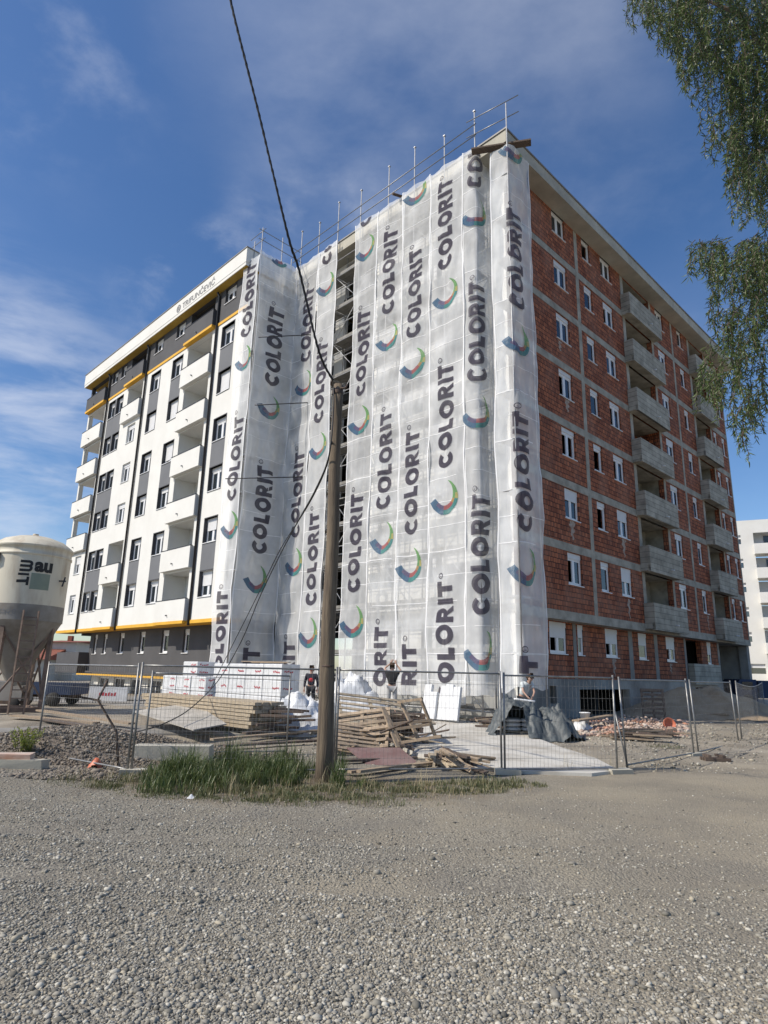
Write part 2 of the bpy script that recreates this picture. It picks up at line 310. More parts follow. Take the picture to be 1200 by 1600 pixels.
def gravel_mat():
    m_, t, p, o = new_mat('gravel_ground')
    tcn = N(t, 'ShaderNodeTexCoord'); vec = tcn.outputs['Object']
    def vor(scale, feat='F1'):
        v = N(t, 'ShaderNodeTexVoronoi'); v.feature = feat; v.inputs['Scale'].default_value = scale; t.links.new(vec, v.inputs['Vector']); return v
    def noi(scale, det=6, rough=0.6):
        n_ = N(t, 'ShaderNodeTexNoise'); n_.inputs['Scale'].default_value = scale; n_.inputs['Detail'].default_value = det; n_.inputs['Roughness'].default_value = rough; t.links.new(vec, n_.inputs['Vector']); return n_
    def mixc(f, a, b, bt='MIX'):
        q = N(t, 'ShaderNodeMix', data_type='RGBA', blend_type=bt)
        for k, v in (('Factor', f), ('A', a), ('B', b)):
            if isinstance(v, (int, float)): q.inputs[k].default_value = v
            elif isinstance(v, tuple): q.inputs[k].default_value = rgba(v)
            else: t.links.new(v, q.inputs[k])
        return q.outputs['Result']
    def rng(v, a, b, c_=0., d=1.):
        r = N(t, 'ShaderNodeMapRange'); r.inputs['From Min'].default_value = a; r.inputs['From Max'].default_value = b; r.inputs['To Min'].default_value = c_; r.inputs['To Max'].default_value = d
        t.links.new(v, r.inputs['Value']); return r.outputs[0]
    v1 = vor(34); v2 = vor(75)
    hv = N(t, 'ShaderNodeSeparateColor'); t.links.new(v1.outputs['Color'], hv.inputs[0])
    hv2 = N(t, 'ShaderNodeSeparateColor'); t.links.new(v2.outputs['Color'], hv2.inputs[0])
    stone = mixc(hv.outputs[0], (0.16, 0.15, 0.125), (0.37, 0.345, 0.285))
    fine = mixc(hv2.outputs[1], (0.17, 0.152, 0.12), (0.34, 0.31, 0.245))
    base = mixc(rng(noi(1.1, 8).outputs['Fac'], 0.42, 0.6), stone, fine)
    gap = rng(v1.outputs['Distance'], 0.45, 0.95)      # gaps between stones mixed to a darker tone
    base = mixc(gap, base, (0.13, 0.12, 0.105))
    dirt = mixc(noi(14, 5).outputs['Fac'], (0.28, 0.24, 0.175), (0.41, 0.36, 0.27))
    sp = N(t, 'ShaderNodeSeparateXYZ'); t.links.new(vec, sp.inputs[0])
    # sandier and paler towards the right, greyer and darker towards the left
    big = noi(0.28, 5)
    ad = N(t, 'ShaderNodeMath', operation='MULTIPLY_ADD'); t.links.new(sp.outputs[0], ad.inputs[0]); ad.inputs[1].default_value = 0.045; t.links.new(big.outputs['Fac'], ad.inputs[2])
    base = mixc(rng(ad.outputs[0], 0.36, 0.72, 0.08, 0.75), base, dirt)
    far = rng(sp.outputs[1], 13.0, 19.0)
    far2 = N(t, 'ShaderNodeMath', operation='MULTIPLY'); t.links.new(far, far2.inputs[0]); far2.inputs[1].default_value = 0.75
    base = mixc(far2.outputs[0], base, mixc(rng(noi(0.5, 8).outputs['Fac'], 0.4, 0.62), (0.45, 0.40, 0.325), (0.26, 0.225, 0.18)))
    # bare soil round the pole and under the verge
    vd = N(t, 'ShaderNodeVectorMath', operation='SUBTRACT'); t.links.new(vec, vd.inputs[0]); vd.inputs[1].default_value = (-1.5, 11.9, 0)
    vs_ = N(t, 'ShaderNodeVectorMath', operation='MULTIPLY'); t.links.new(vd.outputs[0], vs_.inputs[0]); vs_.inputs[1].default_value = (0.28, 0.62, 0)
    vl = N(t, 'ShaderNodeVectorMath', operation='LENGTH'); t.links.new(vs_.outputs[0], vl.inputs[0])
    an_ = N(t, 'ShaderNodeMath', operation='MULTIPLY_ADD'); t.links.new(noi(1.6, 6).outputs['Fac'], an_.inputs[0]); an_.inputs[1].default_value = 1.1; t.links.new(vl.outputs['Value'], an_.inputs[2])
    soil = mixc(noi(9, 6).outputs['Fac'], (0.10, 0.075, 0.05), (0.21, 0.165, 0.115))
    base = mixc(rng(an_.outputs[0], 1.15, 1.7, 0.85, 0.0), base, soil)
    # broad damp and compacted patches of the road
    base = mixc(rng(noi(0.42, 5).outputs['Fac'], 0.44, 0.62, 0.0, 0.42), base, (0.15, 0.14, 0.125))
    t.links.new(base, p.inputs['Base Color']); p.inputs['Roughness'].default_value = 0.95; p.inputs['Specular IOR Level'].default_value = 0.2
    hm = N(t, 'ShaderNodeMath', operation='ADD'); iv = rng(v1.outputs['Distance'], 0, 1, 1, 0); iv2 = rng(v2.outputs['Distance'], 0, 1, 0.5, 0)
    t.links.new(iv, hm.inputs[0]); t.links.new(iv2, hm.inputs[1])
    bp = N(t, 'ShaderNodeBump'); bp.inputs['Strength'].default_value = 0.9; bp.inputs['Distance'].default_value = 0.016; t.links.new(hm.outputs[0], bp.inputs['Height'])
    t.links.new(bp.outputs[0], p.inputs['Normal'])
    return m_
MT['gravel'] = gravel_mat()
def pebble_mat(name, cols, rough=0.85):
    m_, t, p, o = new_mat(name)
    ge = N(t, 'ShaderNodeNewGeometry'); cr_ = N(t, 'ShaderNodeValToRGB'); t.links.new(ge.outputs['Random Per Island'], cr_.inputs[0])
    e = cr_.color_ramp.elements
    while len(e) < len(cols): e.new(0.5)
    for i, cc in enumerate(cols): e[i].position = i / (len(cols) - 1); e[i].color = rgba(cc)
    cr_.color_ramp.interpolation = 'LINEAR'
    t.links.new(cr_.outputs[0], p.inputs['Base Color']); p.inputs['Roughness'].default_value = rough
    return m_
MT['pebble'] = pebble_mat('river_pebble', [(0.09, 0.085, 0.072), (0.35, 0.325, 0.27), (0.15, 0.142, 0.122), (0.55, 0.52, 0.44), (0.12, 0.11, 0.088), (0.31, 0.29, 0.24), (0.42, 0.37, 0.275)])

# ------------------------------------------------------------------ mesh builder
ORG = {}
class MB:
    def __init__(self): self.v = []; self.f = []; self.m = []; self.smooth = []
    def add(self, vs, fs, mi=0, smooth=False):
        b = len(self.v); self.v += [tuple(p) for p in vs]
        for f in fs: self.f.append(tuple(b + i for i in f)); self.m.append(mi); self.smooth.append(smooth)
        return self
    def quad(self, a, b, c_, d, mi=0): return self.add([a, b, c_, d], [(0, 1, 2, 3)], mi)
    def box(self, x0, x1, y0, y1, z0, z1, mi=0):
        x0, x1 = min(x0, x1), max(x0, x1); y0, y1 = min(y0, y1), max(y0, y1); z0, z1 = min(z0, z1), max(z0, z1)
        return self.add([(x0, y0, z0), (x1, y0, z0), (x1, y1, z0), (x0, y1, z0), (x0, y0, z1), (x1, y0, z1), (x1, y1, z1), (x0, y1, z1)],
                 [(0, 3, 2, 1), (4, 5, 6, 7), (0, 1, 5, 4), (1, 2, 6, 5), (2, 3, 7, 6), (3, 0, 4, 7)], mi)
    def obox(self, cen, size, rot, mi=0, jit=0.0):   # oriented box, rot = Matrix 3x3
        hx, hy, hz = size[0] / 2, size[1] / 2, size[2] / 2
        vs = []
        for z in (-hz, hz):
            for x, y in ((-hx, -hy), (hx, -hy), (hx, hy), (-hx, hy)):
                q = Vector((x, y, z)) + Vector((random.uniform(-jit, jit), random.uniform(-jit, jit), random.uniform(-jit, jit)))
                vs.append(Vector(cen) + rot @ q)
        return self.add(vs, [(0, 3, 2, 1), (4, 5, 6, 7), (0, 1, 5, 4), (1, 2, 6, 5), (2, 3, 7, 6), (3, 0, 4, 7)], mi)
    def beam(self, a, b, w_, h, mi=0, twist=0.0, upv=(0, 0, 1)):
        a = Vector(a); b = Vector(b); d = b - a; L = d.length; d.normalize()
        u_ = Vector(upv); 
        if abs(d.dot(u_)) > 0.98: u_ = Vector((1, 0, 0))
        sx = d.cross(u_).normalized(); uy = sx.cross(d)
        r = Matrix((d, sx, uy)).transposed()
        if twist: r = r @ Matrix.Rotation(twist, 3, 'X')
        return self.obox((a + b) / 2, (L, w_, h), r, mi)
    def tube(self, pts, r, n=6, mi=0, cap=True, smooth=True):
        pts = [Vector(p) for p in pts]
        rs = r if isinstance(r, (list, tuple)) else [r] * len(pts)
        vs = []; prev = None
        for i, p in enumerate(pts):
            d = (pts[min(i + 1, len(pts) - 1)] - pts[max(i - 1, 0)]).normalized()
            if prev is None:
                a = Vector((0, 0, 1)) if abs(d.z) < 0.9 else Vector((1, 0, 0))
                e1 = d.cross(a).normalized()
            else:
                e1 = (prev - d * prev.dot(d)).normalized()
            prev = e1; e2 = d.cross(e1)
            for k in range(n):
                an = 2 * PI * k / n
                vs.append(p + (e1 * math.cos(an) + e2 * math.sin(an)) * rs[i])
        fs = []
        for i in range(len(pts) - 1):
            for k in range(n):
                k2 = (k + 1) % n
                fs.append((i * n + k, i * n + k2, (i + 1) * n + k2, (i + 1) * n + k))
        self.add(vs, fs, mi, smooth)
        if cap:
            b = len(self.v) - len(vs)
            self.f.append(tuple(b + k for k in range(n))[::-1]); self.m.append(mi); self.smooth.append(False)
            self.f.append(tuple(b + (len(pts) - 1) * n + k for k in range(n))); self.m.append(mi); self.smooth.append(False)
        return self
    def lathe(self, prof, n=32, cx_=0, cy_=0, mi=0, a0=0.0, a1=2 * PI):
        full = abs(a1 - a0 - 2 * PI) < 1e-6
        k_ = n if full else n + 1
        vs = [(cx_ + r * math.cos(a0 + (a1 - a0) * k / n), cy_ + r * math.sin(a0 + (a1 - a0) * k / n), z) for r, z in prof for k in range(k_)]
        fs = []
        for i in range(len(prof) - 1):
            for k in range(n):
                k2 = (k + 1) % k_
                fs.append((i * k_ + k, i * k_ + k2, (i + 1) * k_ + k2, (i + 1) * k_ + k))
        return self.add(vs, fs, mi, True)
    def mesh(self, name, mats, org=(0, 0, 0)):
        me = bpy.data.meshes.new(name)
        V = np.array(self.v, dtype=np.float64) - np.array(org)
        me.from_pydata(V.tolist(), [], self.f)
        if not isinstance(mats, (list, tuple)): mats = [mats]
        for q in mats: me.materials.append(MT[q] if isinstance(q, str) else q)
        me.polygons.foreach_set('material_index', self.m)
        me.polygons.foreach_set('use_smooth', self.smooth)
        me.update()
        return me
    def build(self, name, mats, parent=None, org=None, site=False):
        if parent is not None:
            og = ORG[parent.name]
            o = bpy.data.objects.new(name, self.mesh(name, mats, og)); COL.objects.link(o); o.parent = parent
            ORG[o.name] = og
            return o
        if org is None:
            a = np.array(self.v); lo = a.min(0); hi = a.max(0); org = ((lo[0] + hi[0]) / 2, (lo[1] + hi[1]) / 2, lo[2])
        o = bpy.data.objects.new(name, self.mesh(name, mats, org)); COL.objects.link(o)
        place(o, org, site); ORG[o.name] = tuple(org)
        return o
def place(o, org, site):
    if site:   # org = (t, s, z) in the building grid
        o.location = W(org[0], org[1], org[2]); o.rotation_euler = (0, 0, ROT)
    else: o.location = org
def tag(o, label, cat, group=None, kind=None):
    if label: o['label'] = label
    if cat: o['category'] = cat
    if group: o['group'] = group
    if kind: o['kind'] = kind
    return o
def thing(name, label, cat, org, site=False, group=None):
    o = bpy.data.objects.new(name, None); COL.objects.link(o); o.empty_display_size = 0.3
    place(o, org, site); ORG[o.name] = tuple(org)
    return tag(o, label, cat, group)
def struct(o): o['kind'] = 'structure'; return o
def copy_tree(o, parent=None):
    c_ = o.copy(); COL.objects.link(c_)
    ORG[c_.name] = ORG.get(o.name, (0, 0, 0))
    if parent is not None: c_.parent = parent
    for ch in o.children: copy_tree(ch, c_)
    return c_
def text_mesh(txt, size, bold=0.0, extr=0.0):
    cu = bpy.data.curves.new('txt', 'FONT'); cu.body = txt; cu.size = size; cu.offset = bold; cu.extrude = extr; cu.resolution_u = 4
    o = bpy.data.objects.new('txt', cu); COL.objects.link(o)
    dg = bpy.context.evaluated_depsgraph_get(); dg.update()
    me = bpy.data.meshes.new_from_object(o.evaluated_get(dg))
    vs = [v.co.copy() for v in me.vertices]; fs = [tuple(p.vertices) for p in me.polygons]
    bpy.data.objects.remove(o); bpy.data.curves.remove(cu); bpy.data.meshes.remove(me)
    return vs, fs

# ------------------------------------------------------------------ ground
def axis(lo, hi, step, far):
    a = list(np.arange(lo, hi + 1e-6, step)); d = step; x = hi
    while x < far: d *= 1.35; x += d; a.append(x)
    d = step; x = lo; pre = []
    while x > -far: d *= 1.35; x -= d; pre.append(x)
    return pre[::-1] + a
xs = axis(-16, 16, 0.16, 900); ys = axis(2, 32, 0.12, 900)
mb = MB(); nx = len(xs)
vs = []
for y in ys:
    for x in xs:
        near = 1.0 if (-16 <= x <= 16 and 2 <= y <= 32) else 0.0
        vs.append((x, y, gz(x, y) + (gh(x, y) if near else 0.0)))
fs = [(j * nx + i, j * nx + i + 1, (j + 1) * nx + i + 1, (j + 1) * nx + i) for j in range(len(ys) - 1) for i in range(nx - 1)]
mb.add(vs, fs, 0, True)
struct(mb.build('gravel_ground', 'gravel', org=(0, 0, 0)))

# pale concrete slab inside the fence, and the older concrete yard on the left
def slab(name, pts, h, m_):
    P = [gsite(*p) for p in pts]; mb = MB(); n = len(P)
    top = [(p.x, p.y, p.z + h) for p in P]; bot = [(p.x, p.y, p.z - 0.25) for p in P]
    mb.add(top + bot, [tuple(range(n))] + [(i, i + n, (i + 1) % n + n, (i + 1) % n) for i in range(n)])
    return struct(mb.build(name, m_))
MT['ramp'] = mat('swept_concrete', (0.55, 0.53, 0.48), 0.9, (0.34, 0.31, 0.26), 1.1, 9, 0.2, 20, lo=0.46, hi=0.75)
MT['yard'] = mat('dusty_concrete_yard', (0.30, 0.29, 0.27), 0.9, (0.18, 0.17, 0.155), 0.7, 9, 0.2, 15)
slab('concrete_path', [(968, 1208), (925, 1213), (780, 1208), (700, 1196), (560, 1150), (560, 1112), (700, 1110), (800, 1140), (880, 1172), (930, 1188)][::-1], 0.06, 'ramp')
slab('concrete_yard', [(0, 1150), (210, 1148), (420, 1150), (470, 1110), (240, 1090), (-200, 1082), (-300, 1140)], 0.045, 'yard')

# ------------------------------------------------------------------ windows (shared prototypes)
WMESH = {}
def win_meshes(wd, ht, panes, shut, rec, glassy, tilt):
    key = (round(wd, 2), round(ht, 2), panes, round(shut, 2), rec, glassy)
    if key in WMESH: return WMESH[key]
    f = 0.075; y0, y1 = rec, rec + 0.07
    bx = 0.2
    m1 = MB()
    m1.box(0, f, y0, y1, 0, ht - bx); m1.box(wd - f, wd, y0, y1, 0, ht - bx)
    m1.box(f, wd - f, y0, y1, 0, f); m1.box(f, wd - f, y0, y1, ht - bx - f, ht - bx)
    for k in range(1, panes):
        x = wd * k / panes; m1.box(x - 0.055, x + 0.055, y0 + 0.003, y1 - 0.003, f, ht - bx - f)
    for k in range(panes):      # sash frames
        a = wd * k / panes + (f if k == 0 else 0.055); b = wd * (k + 1) / panes - (f if k == panes - 1 else 0.055)
        zt = ht - bx - f
        q = 0.045; m1.box(a, a + q, y0 + 0.012, y1 - 0.01, f, zt); m1.box(b - q, b, y0 + 0.012, y1 - 0.01, f, zt)
        m1.box(a + q, b - q, y0 + 0.012, y1 - 0.01, f, f + q); m1.box(a + q, b - q, y0 + 0.012, y1 - 0.01, zt - q, zt)
    m2 = MB(); m2.box(0.001, wd - 0.001, y0 - 0.03, y1 + 0.1, ht - bx, ht - 0.001)
    if shut > 0:
        zt = ht - bx; zb = zt - shut * (ht - bx - 0.02); n = max(2, int((zt - zb) / 0.055))
        for k in range(n):
            za = zt - (zt - zb) * k / n; zb_ = zt - (zt - zb) * (k + 1) / n
            m2.box(0.03, wd - 0.03, y0 - 0.022, y0 - 0.008, zb_ + 0.006, za); m2.box(0.035, wd - 0.035, y0 - 0.016, y0 - 0.010, zb_, zb_ + 0.006)
    m3 = None
    if glassy:
        m3 = MB()
        for k in range(panes):
            if glassy == 2 and k == 0: continue
            a = wd * k / panes + 0.05; b = wd * (k + 1) / panes - 0.05
            m3.box(a, b, y0 + 0.03, y0 + 0.04, f, ht - bx - f)
    m4 = MB(); m4.box(-0.04, wd + 0.04, -0.05, rec, -0.035, -0.002)
    r = (m1.mesh('window_frame', 'pvc'), m2.mesh('shutter', 'shut'), m3.mesh('glass', 'glass') if m3 else None, m4.mesh('sill', 'pvc'))
    WMESH[key] = r; return r
def put(name, me, parent, loc, rot=0.0):
    o = bpy.data.objects.new(name, me); COL.objects.link(o); o.parent = parent; o.location = loc; o.rotation_euler = (0, 0, rot); return o
def window(root, fac, a0, a1, z0, z1, plane, panes=2, shut=0.0, rec=0.05, glassy=1, sill=True, reveal=None):
    og = ORG[root.name]; wd = abs(a1 - a0); ht = z1 - z0
    ms = win_meshes(wd, ht, panes, shut, rec, glassy, 0)
    if fac == 'R': loc = (min(a0, a1) - og[0], plane - og[1], z0 - og[2]); rot = 0
    else: loc = (plane - og[0], max(a0, a1) - og[1], z0 - og[2]); rot = -PI / 2
    f = put('window', ms[0], root, loc, rot)
    put('shutter_box', ms[1], f, (0, 0, 0))
    if ms[2]: put('glass', ms[2], f, (0, 0, 0))
    if sill: put('sill', ms[3], f, (0, 0, 0))
    if reveal:
        key = ('rev', round(wd, 2), round(ht, 2), rec)
        if key not in WMESH:
            q = MB(); k = 0.05
            q.box(-k, 0.0, -0.012, rec + 0.02, -k, ht + k); q.box(wd, wd + k, -0.012, rec + 0.02, -k, ht + k)
            q.box(0, wd, -0.012, rec + 0.02, ht, ht + k); q.box(0, wd, -0.012, rec + 0.02, -k, 0)
            q.box(0, 0.006, -0.01, rec - 0.001, 0, ht); q.box(wd - 0.006, wd, -0.01, rec - 0.001, 0, ht)
            WMESH[key] = q.mesh('surround', reveal)
        put('surround', WMESH[key], f, (0, 0, 0))
    return f
def wall(mb, fac, plane, a0, a1, z0, z1, holes, depth=0.25, mi=0, rmi=0):
    """front face split round its openings, with reveals `depth` deep; fac R: along t at s=plane; fac A: along s at t=plane"""
    A_ = sorted(set([a0, a1] + [min(max(h[i], a0), a1) for h in holes for i in (0, 1)]))
    Z_ = sorted(set([z0, z1] + [min(max(h[i], z0), z1) for h in holes for i in (2, 3)]))
    def P(a, d, z): return (a, plane + d, z) if fac == 'R' else (plane + d, a, z)
    for i in range(len(A_) - 1):
        run = None
        for j in range(len(Z_) - 1):
            ca = (A_[i] + A_[i + 1]) / 2; cz = (Z_[j] + Z_[j + 1]) / 2
            hole = any(h[0] < ca < h[1] and h[2] < cz < h[3] for h in holes)
            if hole: continue
            mb.quad(P(A_[i], 0, Z_[j]), P(A_[i + 1], 0, Z_[j]), P(A_[i + 1], 0, Z_[j + 1]), P(A_[i], 0, Z_[j + 1]), mi)
            mb.quad(P(A_[i], depth, Z_[j]), P(A_[i + 1], depth, Z_[j]), P(A_[i + 1], depth, Z_[j + 1]), P(A_[i], depth, Z_[j + 1]), mi)
    for h in holes:
        x0, x1, b0, b1 = max(h[0], a0), min(h[1], a1), max(h[2], z0), min(h[3], z1)
        mb.quad(P(x0, 0, b0), P(x0, depth, b0), P(x0, depth, b1), P(x0, 0, b1), rmi)
        mb.quad(P(x1, 0, b0), P(x1, depth, b0), P(x1, depth, b1), P(x1, 0, b1), rmi)
        mb.quad(P(x0, 0, b0), P(x1, 0, b0), P(x1, depth, b0), P(x0, depth, b0), rmi)
        mb.quad(P(x0, 0, b1), P(x1, 0, b1), P(x1, depth, b1), P(x0, depth, b1), rmi)
    return mb
H = 2.85
# ================================================================== brick block (right) with facades R and B
SR, TB = 13.51, 20.2
TE = 47.3          # far end of the block
SI = 28.0          # plane of the white block's return wall
brick = thing('unfinished_apartment_block', 'tall unfinished red clay brick apartment block with raw concrete balconies', 'building', (TB, SR, 0.25), True)
rw = random.Random(3)
def sill(r): return 5.706 + (r - 2) * H
holesR = []
colsR = [('W1', 24.18, 25.38, 2), ('W2', 27.09, 27.94, 1), ('W3', 29.1, 30.27, 2), ('W4', 36.1, 37.24, 2), ('W5', 39.46, 40.24, 1), ('W6', 44.6, 45.3, 1), ('W7', 46.15, 46.85, 1)]
BAL = [(31.75, 35.15), (41.45, 44.0)]
shuts = {('W1', 3): .28, ('W1', 2): .05, ('W3', 3): .3, ('W3', 2): .42, ('W4', 5): .2, ('W4', 3): .12, ('W5', 5): .3, ('W4', 4): .05, ('W1', 7): .05}
opens = {('W1', 4), ('W2', 8), ('W2', 4), ('W5', 6), ('W2', 3)}
wins = []
for r in range(2, 9):
    for nm, a0, a1, p_ in colsR:
        z0 = sill(r); holesR.append((a0, a1, z0, z0 + 1.36)); wins.append((nm, r, a0, a1, z0, p_))
    for a0, a1 in BAL:
        zt = 24.0 if r == 8 else sill(r) + 1.62
        holesR.append((a0, a1, sill(r) - 1.0, zt))
mb = MB(); wall(mb, 'R', SR, TB, TE, 4.3, 24.02, holesR, 0.28)
mb.quad((TE, SR, 4.3), (TE, SR + 16, 4.3), (TE, SR + 16, 24.0), (TE, SR, 24.0))
mb.build('brick_wall', 'brick', brick)
for nm, r, a0, a1, z0, p_ in wins:
    sh = shuts.get((nm, r), 0.0)
    g = 0 if (nm, r) in opens else (2 if p_ == 2 and rw.random() < 0.45 else 1)
    window(brick, 'R', a0, a1, z0, z0 + 1.36, SR, p_, sh, 0.09, g)
# ring beams at each floor and the columns
mb_c = []
for r in range(3, 9):
    zf = sill(r) - 1.28
    mb = MB()
    segs = [(TB + 0.02, BAL[0][0] - 0.36), (BAL[0][1] + 0.32, BAL[1][0] - 0.4), (BAL[1][1] + 0.2, TE - 0.02)]
    for a0, a1 in segs: mb = MB(); mb.box(a0, a1, SR - 0.012, SR + 0.05, zf - 0.18, zf + 0.17); mb.build('ring_beam', 'conc', brick)
mb = MB(); mb.box(TB, TE + 0.05, SR - 0.03, SR + 9, 4.18, 4.55); mb.build('floor_slab', 'conc', brick)
def rcol(a, wd, z0, z1, sp=SR, m_='conc'):
    mb = MB(); mb.box(a - wd / 2, a + wd / 2, sp - 0.016, sp + 0.06, z0, z1); mb.build('column', m_, brick)
for a, wd in ((26.42, 0.3), (BAL[0][0] - 0.18, 0.32), (BAL[0][1] + 0.16, 0.26), (38.45, 0.24), (BAL[1][0] - 0.2, 0.3), (BAL[1][1] + 0.1, 0.2), (TE - 0.09, 0.16)):
    rcol(a, wd, 4.56, 23.98)
# loggias with board-marked concrete parapets
for r in range(2, 9):
    for bi, (a0, a1) in enumerate(BAL):
        zf = sill(r) - 1.28 + 0.16; zt = 23.98 if r == 8 else sill(r) + H - 1.28 - 0.18
        so_ = SR - 0.52; sb = SR + 1.25
        b = MB()
        b.box(a0 - 0.45, a1 + 0.33, so_, SR - 0.017, zf - 0.4 + 0.1, zf - 0.02)                # cantilever slab
        b.box(a0 - 0.45, a1 + 0.33, so_ - 0.003, so_ + 0.12, zf - 0.34, zf + 0.96)          # front
        b.box(a0 - 0.45, a0 - 0.33, so_ + 0.12, SR - 0.018, zf - 0.019, zf + 0.955)
        b.box(a1 + 0.21, a1 + 0.33, so_ + 0.12, SR - 0.018, zf - 0.019, zf + 0.955)
        bo = b.build('balcony', 'board', brick)
        d = MB(); am = a0 + (a1 - a0) * 0.62; d.tube([(am, so_ - 0.16, zf + 0.0), (am, so_ + 0.02, zf + 0.02)], 0.035, 8); d.build('drain_spout', 'shut', bo)
        q = MB()
        da, db = a0 + 0.9, a0 + 1.75      # door in the back wall
        wall(q, 'R', sb, a0 - 0.05, a1 + 0.05, zf - 0.16, zt, [(da, db, zf, zf + 2.05)], 0.2)
        q.quad((a0 - 0.02, SR + 0.01, zf - 0.16), (a0 - 0.02, sb, zf - 0.16), (a0 - 0.02, sb, zt), (a0 - 0.02, SR + 0.01, zt))
        q.quad((a1 + 0.02, SR + 0.01, zf - 0.16), (a1 + 0.02, sb, zf - 0.16), (a1 + 0.02, sb, zt), (a1 + 0.02, SR + 0.01, zt))
        q.quad((a0, SR + 0.05, zf), (a1, SR + 0.05, zf), (a1, sb, zf), (a0, sb, zf), 1)
        q.quad((a0, SR + 0.05, zt - 0.01), (a1, SR + 0.05, zt - 0.01), (a1, sb, zt - 0.01), (a0, sb, zt - 0.01), 1)
        q.build('loggia_wall', ['brick' if r in (5,) and bi == 0 else 'conc', 'conc'], brick)
        dd = MB(); dd.box(da, da + 0.06, sb - 0.04, sb + 0.03, zf, zf + 2.05); dd.box(db - 0.06, db, sb - 0.04, sb + 0.03, zf, zf + 2.05); dd.box(da + 0.06, db - 0.06, sb - 0.04, sb + 0.03, zf + 1.98, zf + 2.05)
        dd.build('door_frame', 'conc2', brick)
# ground storey, set back
SG = 14.05
gw = [(23.4, 24.72, 2, .42), (25.68, 26.15, 1, .33), (28.2, 29.42, 2, .45), (31.65, 32.6, 1, .38), (35.0, 36.15, 2, .42), (40.95, 41.6, 1, .5)]
hg = [(a, b, 2.86, 4.14) for a, b, _, _ in gw] + [(37.75, 40.0, 2.0, 4.14)]
mb = MB(); wall(mb, 'R', SG, 20.4, 42.9, 1.85, 4.2, hg, 0.28)
mb.quad((42.9, SG, 1.85), (42.9, SG + 6, 1.85), (42.9, SG + 6, 4.2), (42.9, SG, 4.2)); mb.build('ground_storey_wall', 'brick', brick)
for a, b, p_, sh in gw: window(brick, 'R', a, b, 2.86, 4.14, SG, p_, sh, 0.04, 2 if p_ == 2 else 1)
for a, wd in ((25.4, 0.26), (30.75, 0.42), (33.68, 0.4), (37.55, 0.26), (42.8, 0.3)): rcol(a, wd, 1.86, 4.17, SG, 'plinth')
mb = MB(); mb.box(37.75, 41.85, SG - 0.35, SG - 0.2, 1.7, 2.82); mb.box(37.75, 37.87, SG - 0.2, SG - 0.018, 1.7, 2.82); mb.box(41.73, 41.85, SG - 0.2, SG - 0.018, 1.7, 2.82); mb.box(37.87, 41.73, SG - 0.2, SG - 0.018, 1.7, 1.86); mb.build('balcony', 'board', brick)
mb = MB(); mb.box(37.7, 40.05, SG + 1.2, SG + 1.4, 1.86, 4.17); mb.build('loggia_wall', 'brick', brick)
hp = [(25.5, 30.2, -0.1, 1.44), (38.4, 40.85, 1.0, 1.57), (23.15, 23.65, 0.9, 1.58)]
mb = MB(); wall(mb, 'R', SG - 0.06, 20.4, 42.95, -0.2, 1.85, hp, 0.35); mb.box(20.4, 42.95, SG - 0.06, SG + 0.3, 1.846, 1.852)
mb.quad((42.95, SG - 0.06, -0.2), (42.95, SG + 6, -0.2), (42.95, SG + 6, 1.85), (42.95, SG - 0.06, 1.85)); mb.build('plinth_wall', 'plinth', brick)
mb = MB(); mb.box(42.97, TE + 0.02, SG + 1.6, SG + 1.9, -0.2, 4.17); mb.box(TE - 0.5, TE, SR + 0.1, SR + 0.6, -0.2, 4.17); mb.box(TE - 0.32, TE - 0.02, SR + 0.6, SG + 1.6, -0.2, 4.17)
mb.build('passage_wall', 'plinth', brick)
rq = random.Random(14)
for a_, zt2, w2, h2, pl_ in ((24.7, 8.5, .5, .85, SR), (29.6, 8.5, .45, .9, SR), (29.7, 5.6, .3, .95, SR), (28.9, 2.8, .4, .8, SG), (24.8, 14.2, .5, .6, SR), (35.4, 2.75, .3, .5, SG), (40.0, 5.6, .25, .9, SR), (24.4, 17.0, .4, .5, SR), (36.5, 8.4, .25, .5, SR)):
    mb = MB(); n2 = 12; vs = []
    for k in range(n2 + 1):
        f_ = k / n2; ww = w2 * (0.5 - 0.38 * f_) * rq.uniform(.5, 1.3); cx_ = a_ + 0.06 * math.sin(k * 1.3); z_ = zt2 - h2 * f_
        vs += [(cx_ - ww, pl_ - 0.006, z_), (cx_ + ww, pl_ - 0.006, z_)]
    mb.add(vs, [(2 * k, 2 * k + 2, 2 * k + 3, 2 * k + 1) for k in range(n2)]); mb.build('mortar_streak', 'mortar', brick)
# inner floors and core, coloured dark to stand in for room shade
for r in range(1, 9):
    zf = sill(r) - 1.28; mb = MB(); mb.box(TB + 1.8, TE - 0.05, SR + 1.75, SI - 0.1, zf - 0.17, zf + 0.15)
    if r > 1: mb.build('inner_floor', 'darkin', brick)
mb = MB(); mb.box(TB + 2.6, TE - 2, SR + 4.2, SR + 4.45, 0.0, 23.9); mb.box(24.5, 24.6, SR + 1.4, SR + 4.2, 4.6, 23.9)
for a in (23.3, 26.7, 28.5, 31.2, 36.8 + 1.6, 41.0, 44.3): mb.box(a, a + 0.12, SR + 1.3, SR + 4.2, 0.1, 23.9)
mb.build('inner_walls', 'darkin', brick)
